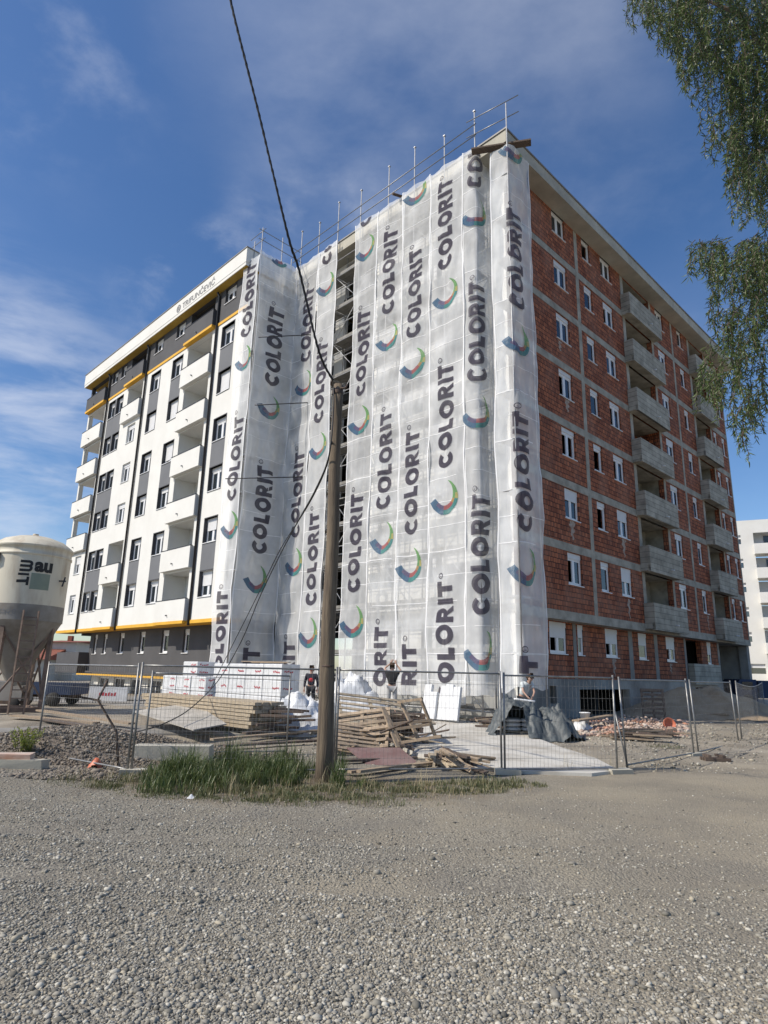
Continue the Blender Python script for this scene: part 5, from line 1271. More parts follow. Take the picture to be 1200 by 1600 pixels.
for i, (px, y, z, rx, ry, rz, lb, m_, L, Wd) in enumerate([
        (592, 18.6, 0.66, 0.55, 0.10, 0.28, 'large slatted pallet leaning back on top of the heap', 'wood2', 1.9, 2.0),
        (575, 17.2, 0.42, 0.75, -0.16, -0.2, 'pallet propped steeply at the front left of the heap', 'wood', 1.3, 1.5),
        (560, 16.6, 0.28, 0.45, 0.12, 0.35, 'pallet lying low at the front of the heap by the pole', 'wood', 1.2, 1.3),
        (630, 18.0, 0.45, 0.0, 0.03, 0.1, 'flat pallet in the dark middle of the heap', 'wood3', 1.2, 1.1),
        (634, 18.1, 0.62, 0.05, -0.03, 0.25, 'second flat pallet on the dark middle of the heap', 'wood3', 1.2, 1.1),
        (636, 18.1, 0.76, -0.03, 0.02, 0.0, 'third flat pallet on the dark middle of the heap', 'wood3', 1.2, 1.1),
        (600, 18.4, 0.3, 0.0, 0.0, 0.4, 'bottom pallet almost hidden under the heap', 'wood3', 1.2, 1.2)]):
    pallet((X(px, y), y, z), rm(rx, ry, rz), lb, m_, L, Wd, 9 if L > 1.5 else 7)
rr = random.Random(31)
for k in range(26):
    Y = rr.uniform(16.0, 18.6); px = rr.uniform(545, 655); a_ = at(px, 1150, Y); a_.z = rr.uniform(0.12, 0.25 + 0.5 * max(0, 1 - abs(px - 600) / 70)); an = rr.uniform(-0.9, 0.9) + (PI / 2 if rr.random() < .3 else 0); L = rr.uniform(0.6, 1.5)
    plank_obj('heap_board', a_, a_ + Vector((L * math.cos(an), L * math.sin(an) * .7, rr.uniform(-.25, .35))), rr.uniform(.07, .12), rr.uniform(.022, .04), rr.choice(['wood', 'wood3', 'wood', 'wood2']), 'loose weathered board sticking out of the pallet heap', 'board', 'loose boards in the pallet heap', rr.uniform(-.5, .5))
# trestle frame
tr = thing('timber_trestle', 'battered timber trestle with splayed legs standing over the heap', 'trestle', (X(640, 16.2), 16.2, 0.05))
for i, (x0, y0, x1, y1, Y0, Y1) in enumerate([(598, 1106, 622, 1168, 16.4, 15.8), (627, 1098, 655, 1158, 16.8, 16.3), (658, 1094, 680, 1150, 16.2, 16.4), (600, 1108, 625, 1160, 17, 16.5)]):
    mb = MB(); mb.beam(at(x0, y0, Y0), at(x1, y1, Y1), 0.09, 0.05); mb.build('leg', 'wood', tr)
for i, (x0, y0, x1, y1, Y0, Y1) in enumerate([(622, 1097, 660, 1092, 16.7, 16.3), (608, 1132, 675, 1125, 16.2, 16.3), (612, 1140, 672, 1132, 16.2, 16.2)]):
    mb = MB(); mb.beam(at(x0, y0, Y0), at(x1, y1, Y1), 0.08, 0.06); mb.build('cross_rail', 'wood', tr)
# plywood sheet
q = [at(542, 1168, 15.6), at(575, 1196, 14.6), at(656, 1194, 14.5), at(625, 1168, 15.7)]
mb = MB(); tv = [tuple(v) for v in q]; bv = [(x, y, z - 0.025) for x, y, z in tv]
mb.add(tv + bv, [(0, 1, 2, 3), (7, 6, 5, 4), (0, 4, 5, 1), (1, 5, 6, 2), (2, 6, 7, 3), (3, 7, 4, 0)]); tag(mb.build('plywood_sheet', 'ply'), 'brown film faced plywood sheet tilted against the pallet heap', 'board')
# scrap wood pile
sc = gsite(700, 1198)
rr = random.Random(5)
for k in range(58):
    px = rr.gauss(695, 22); py = 1196 - rr.random() * 30 * max(0, 1 - abs(px - 690) / 60); Y = rr.uniform(14.4, 15.8)
    a_ = at(px, py, Y); a_.z = max(a_.z, 0.06); an = rr.gauss(-0.9, 0.55); L = rr.uniform(0.4, 1.15); dz = rr.uniform(-0.3, 0.25) * L
    dv = Vector((math.cos(an) * 0.5, math.sin(an) * 0.4 - 0.1, 0)).normalized() * L + Vector((0, 0, dz - 0.12)); b_ = a_ + dv; b_.z = max(b_.z, 0.04)
    if b_.x > 2.6: b_.x = 2.6
    plank_obj('scrap_wood', a_, b_, rr.uniform(0.05, 0.13), rr.uniform(0.025, 0.06), rr.choice(['wood', 'wood', 'wood2', 'wood3']), 'short broken piece of scrap timber in the jumbled pile behind the fence', 'scrap wood', 'jumbled scrap timber pieces', rr.uniform(-0.6, 0.6))
mb = MB(); mb.beam(at(628, 1160, 15.6), at(690, 1150, 15.2), 0.1, 0.06); tag(mb.build('timber_beam', 'wood'), 'grey timber beam lying across the gap between heap and scrap pile', 'beam')
for k in range(26):
    px = rr.uniform(730, 790); Y = rr.uniform(22, 24.5); a_ = at(px, rr.uniform(1122, 1135), Y); a_.z = max(a_.z, gz(a_.x, a_.y) + 0.05); an = rr.uniform(-0.6, 0.6); L = rr.uniform(0.6, 1.4)
    plank_obj('board_offcut', a_, a_ + Vector((L * math.cos(an), L * math.sin(an), rr.uniform(-.05, .08))), 0.12, 0.05, rr.choice(['wood', 'wood3', 'wood3']), 'rough board offcut in the low pile left of the tarpaulin', 'offcut', 'board offcuts left of the tarpaulin')
for k in range(24):
    px = rr.uniform(930, 1000); Y = rr.uniform(20, 22); a_ = at(px, rr.uniform(1138, 1152), Y); a_.z = max(a_.z, gz(a_.x, a_.y) + 0.04); an = rr.uniform(-0.4, 0.4); L = rr.uniform(0.8, 1.6)
    plank_obj('stacked_offcut', a_, a_ + Vector((L * math.cos(an), L * math.sin(an), rr.uniform(-.04, .04))), 0.14, 0.04, rr.choice(['wood', 'wood3', 'wood3']), 'thin board in the untidy stack right of the tarpaulin', 'offcut', 'boards right of the tarpaulin')
# tarpaulin heap, bags, sacks
def tarp():
    n = 110; mb = MB(); vs = []; c0 = gsite(852, 1160); cx0, cy0, cz0 = c0.x - 0.05, c0.y + 1.1, c0.z
    for j in range(n + 1):
        for i in range(n + 1):
            x = -1 + 2 * i / n; y = -1 + 2 * j / n; X_, Y_ = x * 1.6, y * 1.3
            h = 1.12 * max(math.exp(-((X_ + 0.45) / 0.75) ** 4 - (Y_ / 0.85) ** 4), 0.72 * math.exp(-((X_ - 0.45) / 0.62) ** 4 - ((Y_ + 0.2) / 0.7) ** 4))
            a = math.atan2(Y_, X_); r = math.hypot(X_, Y_)
            f = abs(noise.noise(Vector((a * 2.6, r * 0.6, 3)))) ; g = abs(noise.noise(Vector((X_ * 1.9 + 0.8 * Y_, Y_ * 1.5, 9))))
            g2 = abs(noise.noise(Vector((X_ * 4.5 - 2 * Y_, Y_ * 3.5 + X_, 2)))); z = h + (0.30 * f * min(1, r) + 0.34 * g + 0.20 * g2 + 0.09 * abs(noise.noise(Vector((X_ * 9 + Y_ * 3, Y_ * 7, 4)))) - 0.2) * (0.5 + 0.5 * min(1, h * 2)); 
            pull = 1 + 0.14 * noise.noise(Vector((a * 3, 0, 1)))
            vs.append((cx0 + X_ * pull, cy0 + Y_ * pull, cz0 + max(z, 0.02 + 0.05 * f)))
    fs = []
    for j in range(n):
        for i in range(n):
            x = -1 + 2 * (i + .5) / n; y = -1 + 2 * (j + .5) / n; a = math.atan2(y, x); r = math.hypot(x, y)
            if r < 0.93 + 0.13 * noise.noise(Vector((math.cos(a) * 3, math.sin(a) * 3, 5))) and not (x < -0.25 and y < -0.42 and x > -0.8): fs.append((j * (n + 1) + i, j * (n + 1) + i + 1, (j + 1) * (n + 1) + i + 1, (j + 1) * (n + 1) + i))
    mb.add(vs, fs, 0, True); o = mb.build('tarpaulin', 'tarp'); tag(o, 'dark grey tarpaulin draped in folds over a heap of bags', 'tarpaulin')
    mb = MB(); P = [Vector((cx0 - 0.75 + 0.12 * k, cy0 - 0.78 - 0.02 * k, cz0 + 1.17 - 0.012 * k)) for k in range(6)]; mb.tube(P, 0.03, 6)
    mb.build('cord', 'film', o)
tarp()
bp_ = gsite(818, 1150)
pallet((bp_.x, bp_.y + 0.3, bp_.z + 0.02), rm(0, 0, -0.2), 'pale pallet carrying the green and white bags', 'wood2', 1.0, 1.2)
for i in range(6):
    zc = bp_.z + 0.2 + 0.13 * (i // 2); xc = bp_.x - 0.28 + 0.5 * (i % 2); yc = bp_.y + 0.2
    mb = MB(); n = 10; vs = []
    for j in range(n + 1):
        for k in range(12):
            u_ = -1 + 2 * j / n; a = 2 * PI * k / 12; pr = (1 - abs(u_) ** 4) ** 0.5 * 1.0
            vs.append((xc + u_ * 0.27, yc + math.cos(a) * 0.26 * max(pr, 0.5), zc + math.sin(a) * 0.07 * max(pr, 0.12)))
    fs = [(j * 12 + k, j * 12 + (k + 1) % 12, (j + 1) * 12 + (k + 1) % 12, (j + 1) * 12 + k) for j in range(n) for k in range(12)]
    mb.add(vs, fs, 0, True)
    o = mb.build('adhesive_bag', 'foam'); tag(o, ['left', 'right'][i % 2] + ' green and white bag in the ' + ['bottom', 'middle', 'top'][i // 2] + ' layer beside the tarpaulin', 'bag', 'green and white bags on the pallet')
    mb = MB(); mb.tube([(xc - 0.1, yc, zc), (xc + 0.12, yc, zc)], 0.0001, 3)
    mb = MB(); vs = []
    for u_ in (-0.45, 0.35):
        for k in range(7):
            a = PI + PI * k / 6 * 0.9 - 0.1; vs.append((xc + u_ * 0.27, yc + math.cos(a + PI / 2) * 0.268, zc + math.sin(a + PI / 2) * 0.075))
    mb.add(vs, [(k, k + 1, k + 8, k + 7) for k in range(6)], 0, True); mb.build('green_print', 'green', o)
def bucket(p, r, h, m_, label, cat, tilt=(0, 0), name='bucket'):
    p = Vector(p); mb = MB(); mb.lathe([(0.001, 0.0), (r * 0.8, 0.0), (r, h), (r + 0.015, h), (r + 0.015, h - 0.03), (r * 0.97, h - 0.03), (r * 0.76, 0.02), (0.001, 0.02)], 20)
    o = mb.build(name, m_, org=(0, 0, 0)); o.location = p; o.rotation_euler = (tilt[0], tilt[1], 0); return tag(o, label, cat)
p = gsite(921, 1140); bucket((p.x, p.y + 0.4, p.z + 0.22), 0.17, 0.32, 'foam', 'white plastic bucket on the rubble right of the tarpaulin', 'bucket')
p = gsite(1043, 1138); bucket((p.x, p.y, p.z + 0.1), 0.2, 0.19, 'orange', 'orange red plastic mortar tub tipped on the rubble', 'tub', (1.2, 0.3), 'mortar_tub')
p = gsite(915, 1142); heap('sack_heap', (p.x, p.y + 0.5, p.z), 0.6, 0.4, 0.32, 'film', 'small heap of crumpled white sacks below the white bucket', 'sacks', 12, 0.5, 4, 20)
# rubble
def stones(name, gen, n, m_, label, cat, kind='stuff', flat=0.6):
    ico = [(0, 0, -1), (.72, -.53, -.45), (-.28, -.85, -.45), (-.89, 0, -.45), (-.28, .85, -.45), (.72, .53, -.45), (.28, -.85, .45), (-.72, -.53, .45), (-.72, .53, .45), (.28, .85, .45), (.89, 0, .45), (0, 0, 1)]
    F_ = [(0, 1, 2), (1, 0, 5), (0, 2, 3), (0, 3, 4), (0, 4, 5), (1, 5, 10), (2, 1, 6), (3, 2, 7), (4, 3, 8), (5, 4, 9), (1, 10, 6), (2, 6, 7), (3, 7, 8), (4, 8, 9), (5, 9, 10), (6, 10, 11), (7, 6, 11), (8, 7, 11), (9, 8, 11), (10, 9, 11)]
    ico = np.array(ico); F_ = np.array(F_)
    rng_ = np.random.default_rng(hash(name) % 1000 if False else sum(map(ord, name)))
    P, S = gen(rng_, n); n = len(P)
    jit = 1 + rng_.uniform(-0.18, 0.18, (n, 12, 1)); sc_ = np.stack([rng_.uniform(.75, 1.3, n), rng_.uniform(.65, 1.0, n), rng_.uniform(.35, .75, n) * flat / 0.6], 1)
    V_ = ico[None] * jit * sc_[:, None, :] * S[:, None, None]
    a = rng_.uniform(0, 2 * PI, n); tl = rng_.normal(0, 0.25, n); 
    ct, st_ = np.cos(tl)[:, None], np.sin(tl)[:, None]
    y = V_[..., 1] * ct - V_[..., 2] * st_; z = V_[..., 1] * st_ + V_[..., 2] * ct; x = V_[..., 0]
    ca, sa_ = np.cos(a)[:, None], np.sin(a)[:, None]
    V_ = np.stack([x * ca - y * sa_, x * sa_ + y * ca, z], -1) + P[:, None, :]
    V_ = V_.reshape(-1, 3); Fc = (F_[None] + (np.arange(n) * 12)[:, None, None]).reshape(-1, 3)
    me = bpy.data.meshes.new(name); me.vertices.add(len(V_)); me.vertices.foreach_set('co', V_.ravel())
    me.loops.add(Fc.size); me.loops.foreach_set('vertex_index', Fc.ravel().astype(np.int32)); me.polygons.add(len(Fc))
    me.polygons.foreach_set('loop_start', np.arange(0, Fc.size, 3, dtype=np.int32)); me.polygons.foreach_set('loop_total', np.full(len(Fc), 3, dtype=np.int32))
    me.polygons.foreach_set('use_smooth', np.ones(len(Fc), dtype=bool)); me.update(calc_edges=True); me.materials.append(MT[m_])
    o = bpy.data.objects.new(name, me); COL.objects.link(o); tag(o, label, cat, None, kind); return o
def gen_road(rng_, n):
    # denser towards the camera, where single pebbles can be made out
    y = 3.6 + 9.0 * rng_.random(n) ** 1.5; x = (rng_.random(n) * 2 - 1) * (0.72 * y + 0.6)
    keep = rng_.random(n) < np.where(x > 0.3 * y, 0.62, 1.0) * np.where(np.sin(x * 0.8 + y * 0.9) > 0.75, 0.55, 1.0)
    x, y = x[keep], y[keep]; tr_ = np.array([noise.noise(Vector((a * 0.35, b * 0.9, 7))) + 0.8 * max(math.exp(-((b - (c0 + 0.025 * (a + 1.5) ** 2)) / 0.25) ** 2) for c0 in (6.6, 8.2)) for a, b in zip(x, y)]); k2 = rng_.random(len(x)) < np.clip(1.25 - (y - 4.5) * 0.16 - 1.1 * np.maximum(tr_, 0) - 0.03 * x * y / 4, 0.12, 1); x, y = x[k2], y[k2]; s_ = np.exp(rng_.normal(math.log(0.0088), 0.40, len(x)))
    s_ = np.where(rng_.random(len(x)) < 0.003, s_ * 2.0, s_)
    s_ = np.minimum(s_, 0.05) * np.clip(1.12 - (y - 4) * 0.03, 0.8, 1.12)
    z = np.array([gh(a, b) for a, b in zip(x, y)])
    return np.stack([x, y, z + s_ * 0.18], 1), s_
stones('road_pebbles', gen_road, 190000, 'pebble', 'loose rounded grey pebbles covering the foreground road', 'gravel')
mc = Vector((-6.9, 15.5, 0))
def moundz(x, y):
    dx, dy = (x - mc.x) / 4.6, (y - mc.y) / 2.4; r = math.hypot(dx, dy)
    return 0.58 * sm(1 - r) * (1 + 0.35 * noise.noise(Vector((x * 0.9, y * 0.9, 2))))
mb = MB(); n = 50; vs = []
for j in range(n + 1):
    for i in range(n + 1):
        x = mc.x - 5 + 10 * i / n; y = mc.y - 2.6 + 5.2 * j / n; vs.append((x, y, gz(x, y) + moundz(x, y) - 0.05))
mb.add(vs, [(j * (n + 1) + i, j * (n + 1) + i + 1, (j + 1) * (n + 1) + i + 1, (j + 1) * (n + 1) + i) for j in range(n) for i in range(n)], 0, True)
MT['moundm'] = mat('crushed_stone', (0.24, 0.20, 0.16), 0.95, (0.14, 0.115, 0.09), 6, 8, 0.8, 25)
tag(mb.build('gravel_mound', 'moundm'), 'low mound of coarse dark gravel inside the left fence', 'gravel mound', kind='stuff')
def gen_mound(rng_, n):
    x = mc.x + rng_.uniform(-5, 5.0, n); y = mc.y + rng_.uniform(-3.6, 2.3, n)
    k = rng_.random(n) < np.clip(1.5 - ((x - mc.x) / 5.0) ** 2 - ((y - mc.y + 0.5) / 3.2) ** 2, 0, 1); x, y = x[k], y[k]
    s_ = np.exp(rng_.normal(math.log(0.021), 0.4, len(x))); s_ = np.minimum(s_, 0.1)
    z = np.array([gz(a, b) + moundz(a, b) - 0.03 for a, b in zip(x, y)]); return np.stack([x, y, np.maximum(z, 0) + s_ * 0.3], 1), s_
MT['mstone'] = pebble_mat('broken_stone', [(0.10, 0.085, 0.07), (0.25, 0.21, 0.165), (0.16, 0.135, 0.11), (0.33, 0.29, 0.235), (0.13, 0.105, 0.08), (0.22, 0.175, 0.13)])
stones('mound_stones', gen_mound, 34000, 'mstone', 'coarse broken stones scattered over the left gravel mound', 'stones')
rc = gsite(1000, 1146)
def gen_rub(rng_, n):
    P = []; S_ = []
    while len(P) < n:
        px = rng_.uniform(905, 1075); py = rng_.uniform(1126, 1150); q = gsite(px, py); hh = 0.22 * rng_.random() * max(0, 1 - abs(px - 990) / 90)
        P.append((q.x, q.y, q.z + hh)); S_.append(math.exp(rng_.normal(math.log(0.05), 0.4)))
    return np.array(P), np.array(S_)
stones('brick_rubble', gen_rub, 1500, 'rubble', 'broken brick and mortar rubble strewn before the basement opening', 'rubble')
def gen_site(rng_, n):
    x = rng_.uniform(-2, 16, n); y = rng_.uniform(14, 27, n); k = (y > 14.5 + 0.3 * x * 0) ; x, y = x[k], y[k]
    s_ = np.exp(rng_.normal(math.log(0.022), 0.4, len(x))); z = np.array([gz(a, b) for a, b in zip(x, y)]); return np.stack([x, y, z + s_ * .2], 1), s_
stones('site_stones', gen_site, 9000, 'pebble', 'loose stones scattered over the ground inside the fence', 'stones')
p = gsite(1125, 1123); heap('sand_heap', (p.x, p.y + 1.5, p.z), 4.6, 3.0, 1.25, 'sand', 'broad brown heap of sand in front of the passage', 'sand heap', 21, 0.3, 0.9, 60, 'stuff')
p = gsite(690, 1130)
mb = MB(); r_ = random.Random(9)
q = gsite(1042, 1128)
pl = pallet((q.x, q.y + 1.2, q.z + 0.6), rm(1.35, 0, -0.3), 'old pallet standing upright against the basement wall', 'wood3', 1.2, 0.9)
# white boards standing behind the pallets, and white door leaf
rb = random.Random(3)
for k in range(5):
    sa_ = 14.75 + 0.34 * k; hh = (1.15, 1.22, 1.18, 0.95, 1.2)[k]; tt = 18.42 + rb.uniform(-.1, .1)
    b0 = W(tt - 0.22, sa_, 0.36); b1 = W(tt, sa_ + rb.uniform(-.03, .03), 0.36 + hh)
    mb = MB(); d3 = (b1 - b0).normalized(); sx3 = U2.copy(); n3 = d3.cross(sx3).normalized()
    mb.obox((b0 + b1) / 2, (0.31, 0.12, hh), Matrix((sx3, n3, d3)).transposed(), 0, 0.012)
    tag(mb.build('foam_board', 'foam'), ['rightmost', 'second from the right', 'middle', 'shorter', 'leftmost'][k] + ' white foam board leaning upright below the netting', 'foam board', 'white foam boards leaning below the netting')
p = gsite(1118, 1190)
mb = MB()
for k in range(3): mb.beam((p.x - 0.25, p.y + 0.12 * k, 0.06), (p.x + 0.35, p.y + 0.1 * k - 0.05, 0.06), 0.09, 0.07)
mb.beam((p.x - 0.15, p.y - 0.05, 0.13), (p.x - 0.1, p.y + 0.35, 0.13), 0.08, 0.06); mb.beam((p.x + 0.2, p.y - 0.05, 0.13), (p.x + 0.2, p.y + 0.35, 0.13), 0.08, 0.06)
tag(mb.build('timber_crate', 'wood3'), 'small broken timber crate outside the fence on the right', 'crate')
p = gpt(15, 1202); mb = MB(); mb.obox((p.x, p.y, 0.09), (1.3, 0.3, 0.18), Matrix.Rotation(0.05, 3, 'Z'), 0, 0.02); tag(mb.build('kerb_block', 'conc2'), 'old concrete kerb block at the left edge', 'block')
mb = MB(); mb.obox((p.x - 0.1, p.y + 0.05, 0.23), (0.9, 0.24, 0.09), Matrix.Rotation(0.08, 3, 'Z'), 0, 0.02); tag(mb.build('red_brick', 'rubble'), 'red brick lying on the kerb block at the left edge', 'brick')
p = gpt(149, 1200); heap('orange_bag', (p.x, p.y, 0.1), 0.13, 0.11, 0.13, 'orange', 'crumpled small orange bag on the gravel by the left fence', 'bag', 3, 0.5, 9, 14)
p = gpt(300, 1248); heap('paper_litter', (p.x, p.y, 0.045), 0.10, 0.07, 0.045, 'film', 'crumpled white paper litter at the front of the grass', 'litter', 5, 0.8, 14, 12)

# ================================================================== grass
def grass(name, spots, m_, label, hmin, hmax, wd, seed):
    r = random.Random(seed); vs = []; fs = []
    for (cx0, cy0, rx, ry, n) in spots:
        for _ in range(n):
            a = r.random() * 2 * PI; q = math.sqrt(r.random()); x = cx0 + math.cos(a) * q * rx; y = cy0 + math.sin(a) * q * ry
            cl = noise.noise(Vector((x * 1.9, y * 2.2, seed))) + 0.5 * noise.noise(Vector((x * 5, y * 5, seed)))
            if cl < -0.1 and r.random() < 0.85: continue
            h = r.uniform(hmin, hmax) * (1.0 - 0.45 * q * q) * (0.65 + 1.1 * max(0, cl)) * (1.25 if r.random() < 0.08 else 1); az = r.random() * 2 * PI; ln = r.uniform(0.15, 0.75) * h
            z0 = gz(x, y) - 0.01; w_ = wd * r.uniform(0.7, 1.3); px_, py_ = -math.sin(az) * w_, math.cos(az) * w_; dx, dy = math.cos(az) * ln, math.sin(az) * ln
            b = len(vs)
            for f_, k in ((0.0, 1.0), (0.45, 0.85), (0.8, 0.5)):
                lx = dx * f_ ** 2; ly = dy * f_ ** 2; zz_ = z0 + h * f_ * (1 - 0.25 * f_ * f_ * ln / h)
                vs += [(x + lx - px_ * k, y + ly - py_ * k, zz_), (x + lx + px_ * k, y + ly + py_ * k, zz_)]
            vs.append((x + dx, y + dy, z0 + h * (1 - 0.3 * ln / h)))
            fs += [(b, b + 1, b + 3, b + 2), (b + 2, b + 3, b + 5, b + 4), (b + 4, b + 5, b + 6)]
    mb = MB(); mb.add(vs, fs, 0, False); o = mb.build(name, m_); tag(o, label, 'grass', None, 'stuff'); return o
grass('tall_grass', [(-2.9, 12.6, 1.35, 1.1, 5200), (-2.1, 12.4, 0.9, 0.9, 3400), (-3.5, 12.2, 0.7, 0.7, 1700), (-2.2, 13.6, 1.6, 0.5, 1800), (-0.5, 11.9, 0.35, 0.25, 380), (-3.2, 11.2, 0.8, 0.5, 700)], 'grass', 'tall green grass clump growing round the pole and fence', 0.22, 0.66, 0.006, 4)
grass('short_grass', [(-2.2, 11.0, 2.0, 0.7, 6000), (-0.4, 11.3, 1.5, 0.7, 5000), (0.9, 11.9, 1.4, 0.65, 3400), (2.1, 12.5, 1.0, 0.5, 1700), (-1.2, 10.5, 2.4, 0.4, 1200), (-4.4, 11.9, 1.3, 0.7, 900), (-3.9, 11.6, 1.0, 0.6, 1700), (7.2, 21.2, 0.8, 0.5, 500), (-4.2, 12.6, 0.5, 0.5, 500), (8.0, 19.0, 0.5, 0.4, 250), (2.4, 13.2, 0.5, 0.3, 200)], 'grassd', 'short patchy grass and weeds on the verge below the fence', 0.06, 0.17, 0.005, 8)
MT['dry'] = leaf_mat('dry_grass_stalk', (0.30, 0.24, 0.13), (0.42, 0.36, 0.22), 0.2)
grass('dry_grass', [(-2.5, 12.2, 1.9, 1.3, 700), (-1.0, 11.2, 2.6, 0.9, 900), (1.2, 12.0, 1.6, 0.7, 500), (-4.6, 12.0, 1.4, 0.8, 350), (4.5, 14.6, 2.5, 0.4, 160)], 'dry', 'dry straw coloured stalks mixed into the verge grass', 0.10, 0.42, 0.003, 15)
p = gpt(10, 1196)
r = random.Random(2); wd_ = thing('yellow_weed', 'bushy yellow green weed growing at the left edge', 'plant', (p.x, p.y + 0.6, 0.1))
vs = []; fs = []; st = MB()
for k in range(34):
    a = r.uniform(0, 2 * PI); h = r.uniform(0.3, 0.62); bx_, by_ = p.x + r.uniform(-.12, .12), p.y + 0.6 + r.uniform(-.12, .12); tx_, ty_ = bx_ + math.cos(a) * 0.2, by_ + math.sin(a) * 0.2
    st.tube([(bx_, by_, 0.1), ((bx_ + tx_) / 2, (by_ + ty_) / 2, 0.1 + h * .6), (tx_, ty_, 0.1 + h)], 0.004, 4)
    for j in range(16):
        f_ = r.uniform(0.3, 1.0); c0 = Vector((bx_, by_, 0.1)).lerp(Vector((tx_, ty_, 0.1 + h)), f_); d = Vector((r.uniform(-1, 1), r.uniform(-1, 1), r.uniform(-.2, .9))).normalized() * 0.055; e = d.cross(Vector((r.uniform(-1, 1), r.uniform(-1, 1), r.uniform(-1, 1)))).normalized() * 0.012
        b = len(vs); vs += [c0, c0 + d * .5 + e, c0 + d, c0 + d * .5 - e]; fs.append((b, b + 1, b + 2, b + 3))
st.build('stem', 'grass', wd_); mb = MB(); mb.add(vs, fs); mb.build('leaves', 'weed', wd_)

# ================================================================== willow (upper right)
wtree = thing('willow_tree', 'curly leaved willow with long drooping twigs over the road', 'tree', (9.6, 10.2, 0))
def lim(pts, rs, nm='branch'):
    q = MB(); q.tube(pts, rs, 8); q.build(nm, 'treebark', wtree)
lim([(9.6, 10.2, -0.2), (9.5, 10.1, 2.5), (9.2, 10.0, 5.5), (8.9, 9.9, 8.5), (8.7, 9.8, 12)], [0.42, 0.36, 0.3, 0.24, 0.14], 'trunk')
r = random.Random(21)
LB = [(-60, 975), (0, 985), (14, 1022), (60, 1050), (100, 1078), (150, 1084), (180, 1108), (215, 1105), (235, 1135), (290, 1150), (340, 1172), (366, 1160), (374, 1086), (392, 1084), (415, 1112), (440, 1118), (470, 1122), (500, 1135), (520, 1118), (560, 1095), (590, 1102), (610, 1140), (650, 1150), (676, 1165), (690, 1400)]
def lb(y):
    if y < LB[0][0]: return LB[0][1]
    for (y0, x0), (y1, x1) in zip(LB[:-1], LB[1:]):
        if y0 <= y <= y1: return x0 + (x1 - x0) * (y - y0) / (y1 - y0)
    return 9999
lv = []; lf = []; tw = MB(); nt_ = 0
def leaf(c0, d, L_, w_):
    side = d.cross(Vector((r.uniform(-1, 1), r.uniform(-1, 1), r.uniform(-1, 1)))).normalized() * w_; nn = side.cross(d).normalized() * (L_ * 0.12)
    b = len(lv); lv.extend([c0, c0 + d * (L_ * .33) + side + nn, c0 + d * (L_ * .33) - side + nn, c0 + d * (L_ * .7) + side * .7 + nn * .6, c0 + d * (L_ * .7) - side * .7 + nn * .6, c0 + d * L_ - nn])
    lf.extend([(b, b + 1, b + 2), (b + 1, b + 3, b + 4, b + 2), (b + 3, b + 5, b + 4)])
tries = 0
while nt_ < 2300 and tries < 60000:
    tries += 1
    px = r.uniform(985, 1430); py = r.uniform(-230, 670); Yd = r.uniform(8.2, 10.6)
    edge = px - lb(py)
    if edge < 0: continue
    hole = noise.noise(Vector((px * 0.011, py * 0.011, 4)))
    if not 366 < py < 440 and py > 330 and px < 1290 and (hole < (0.04 if px < 1150 else -0.12) or r.random() < 0.45) and edge > 5: continue
    if py < 330 and edge < 55 and hole < -0.05 and r.random() < 0.7: continue
    if py < -20 and r.random() < 0.6: continue
    if 318 < py < 360 and px < 1200: continue
    if py > 590 and px < 1200 and r.random() < 0.35: continue
    if px > 1250 and r.random() < 0.75: continue
    p0 = at(px, py, Yd); L_ = r.uniform(0.35, 0.8); n = int(L_ / 0.045); d = Vector((r.uniform(-0.9, 0.1), r.uniform(-0.4, 0.4), r.uniform(-0.6, 0.2)))
    # keep hanging tips inside the outline
    q = [p0.copy()]; cur = p0.copy(); ph = r.uniform(0, 6)
    for k in range(n):
        d += Vector((0.45 * math.sin(k * 0.9 + ph), 0.35 * math.cos(k * 0.8 + ph), -0.26)); d.normalize(); cur = cur + d * 0.045; q.append(cur.copy())
        m_ = 3
        for _ in range(m_):
            ld = (d * 0.5 + Vector((r.uniform(-1, 1), r.uniform(-1, 1), r.uniform(-1.1, 0.4)))).normalized(); leaf(cur, ld, r.uniform(0.07, 0.145), r.uniform(0.0055, 0.0105))
    tw.tube(q, [0.008] + [0.006] * (len(q) - 2) + [0.003], 4); nt_ += 1
# arching limbs that carry the twigs
for (pts, r0) in (([(8.9, 9.9, 8.5), at(1230, 120, 9.4), at(1150, 20, 9.2), at(1080, -10, 9.2)], 0.05), ([(9.0, 9.9, 7.5), at(1260, 300, 9.6), at(1200, 375, 9.3)], 0.025), ([(9.1, 10, 6.5), at(1260, 470, 9.5), at(1205, 520, 9.3)], 0.02),
                  ([(8.8, 9.9, 10), at(1240, -40, 9.8), at(1180, -80, 9.6)], 0.07), ([(9.0, 9.9, 8), at(1250, 200, 9.9), at(1165, 250, 9.5)], 0.03), ([(9.3, 10, 5), at(1270, 560, 9.7), at(1200, 610, 9.4)], 0.025)):
    P = [Vector(v) for v in pts]; lim([P[0]] + [P[0].lerp(P[1], .5) + Vector((0, 0, .3))] + P[1:], [r0 * 1.6, r0 * 1.3] + [r0 * (1 - 0.3 * k) for k in range(len(P) - 1)])
tw.m = [1] * len(tw.m); tw.add(lv, lf, 0, True); tw.build('crown', ['willow', 'treebark'], wtree)

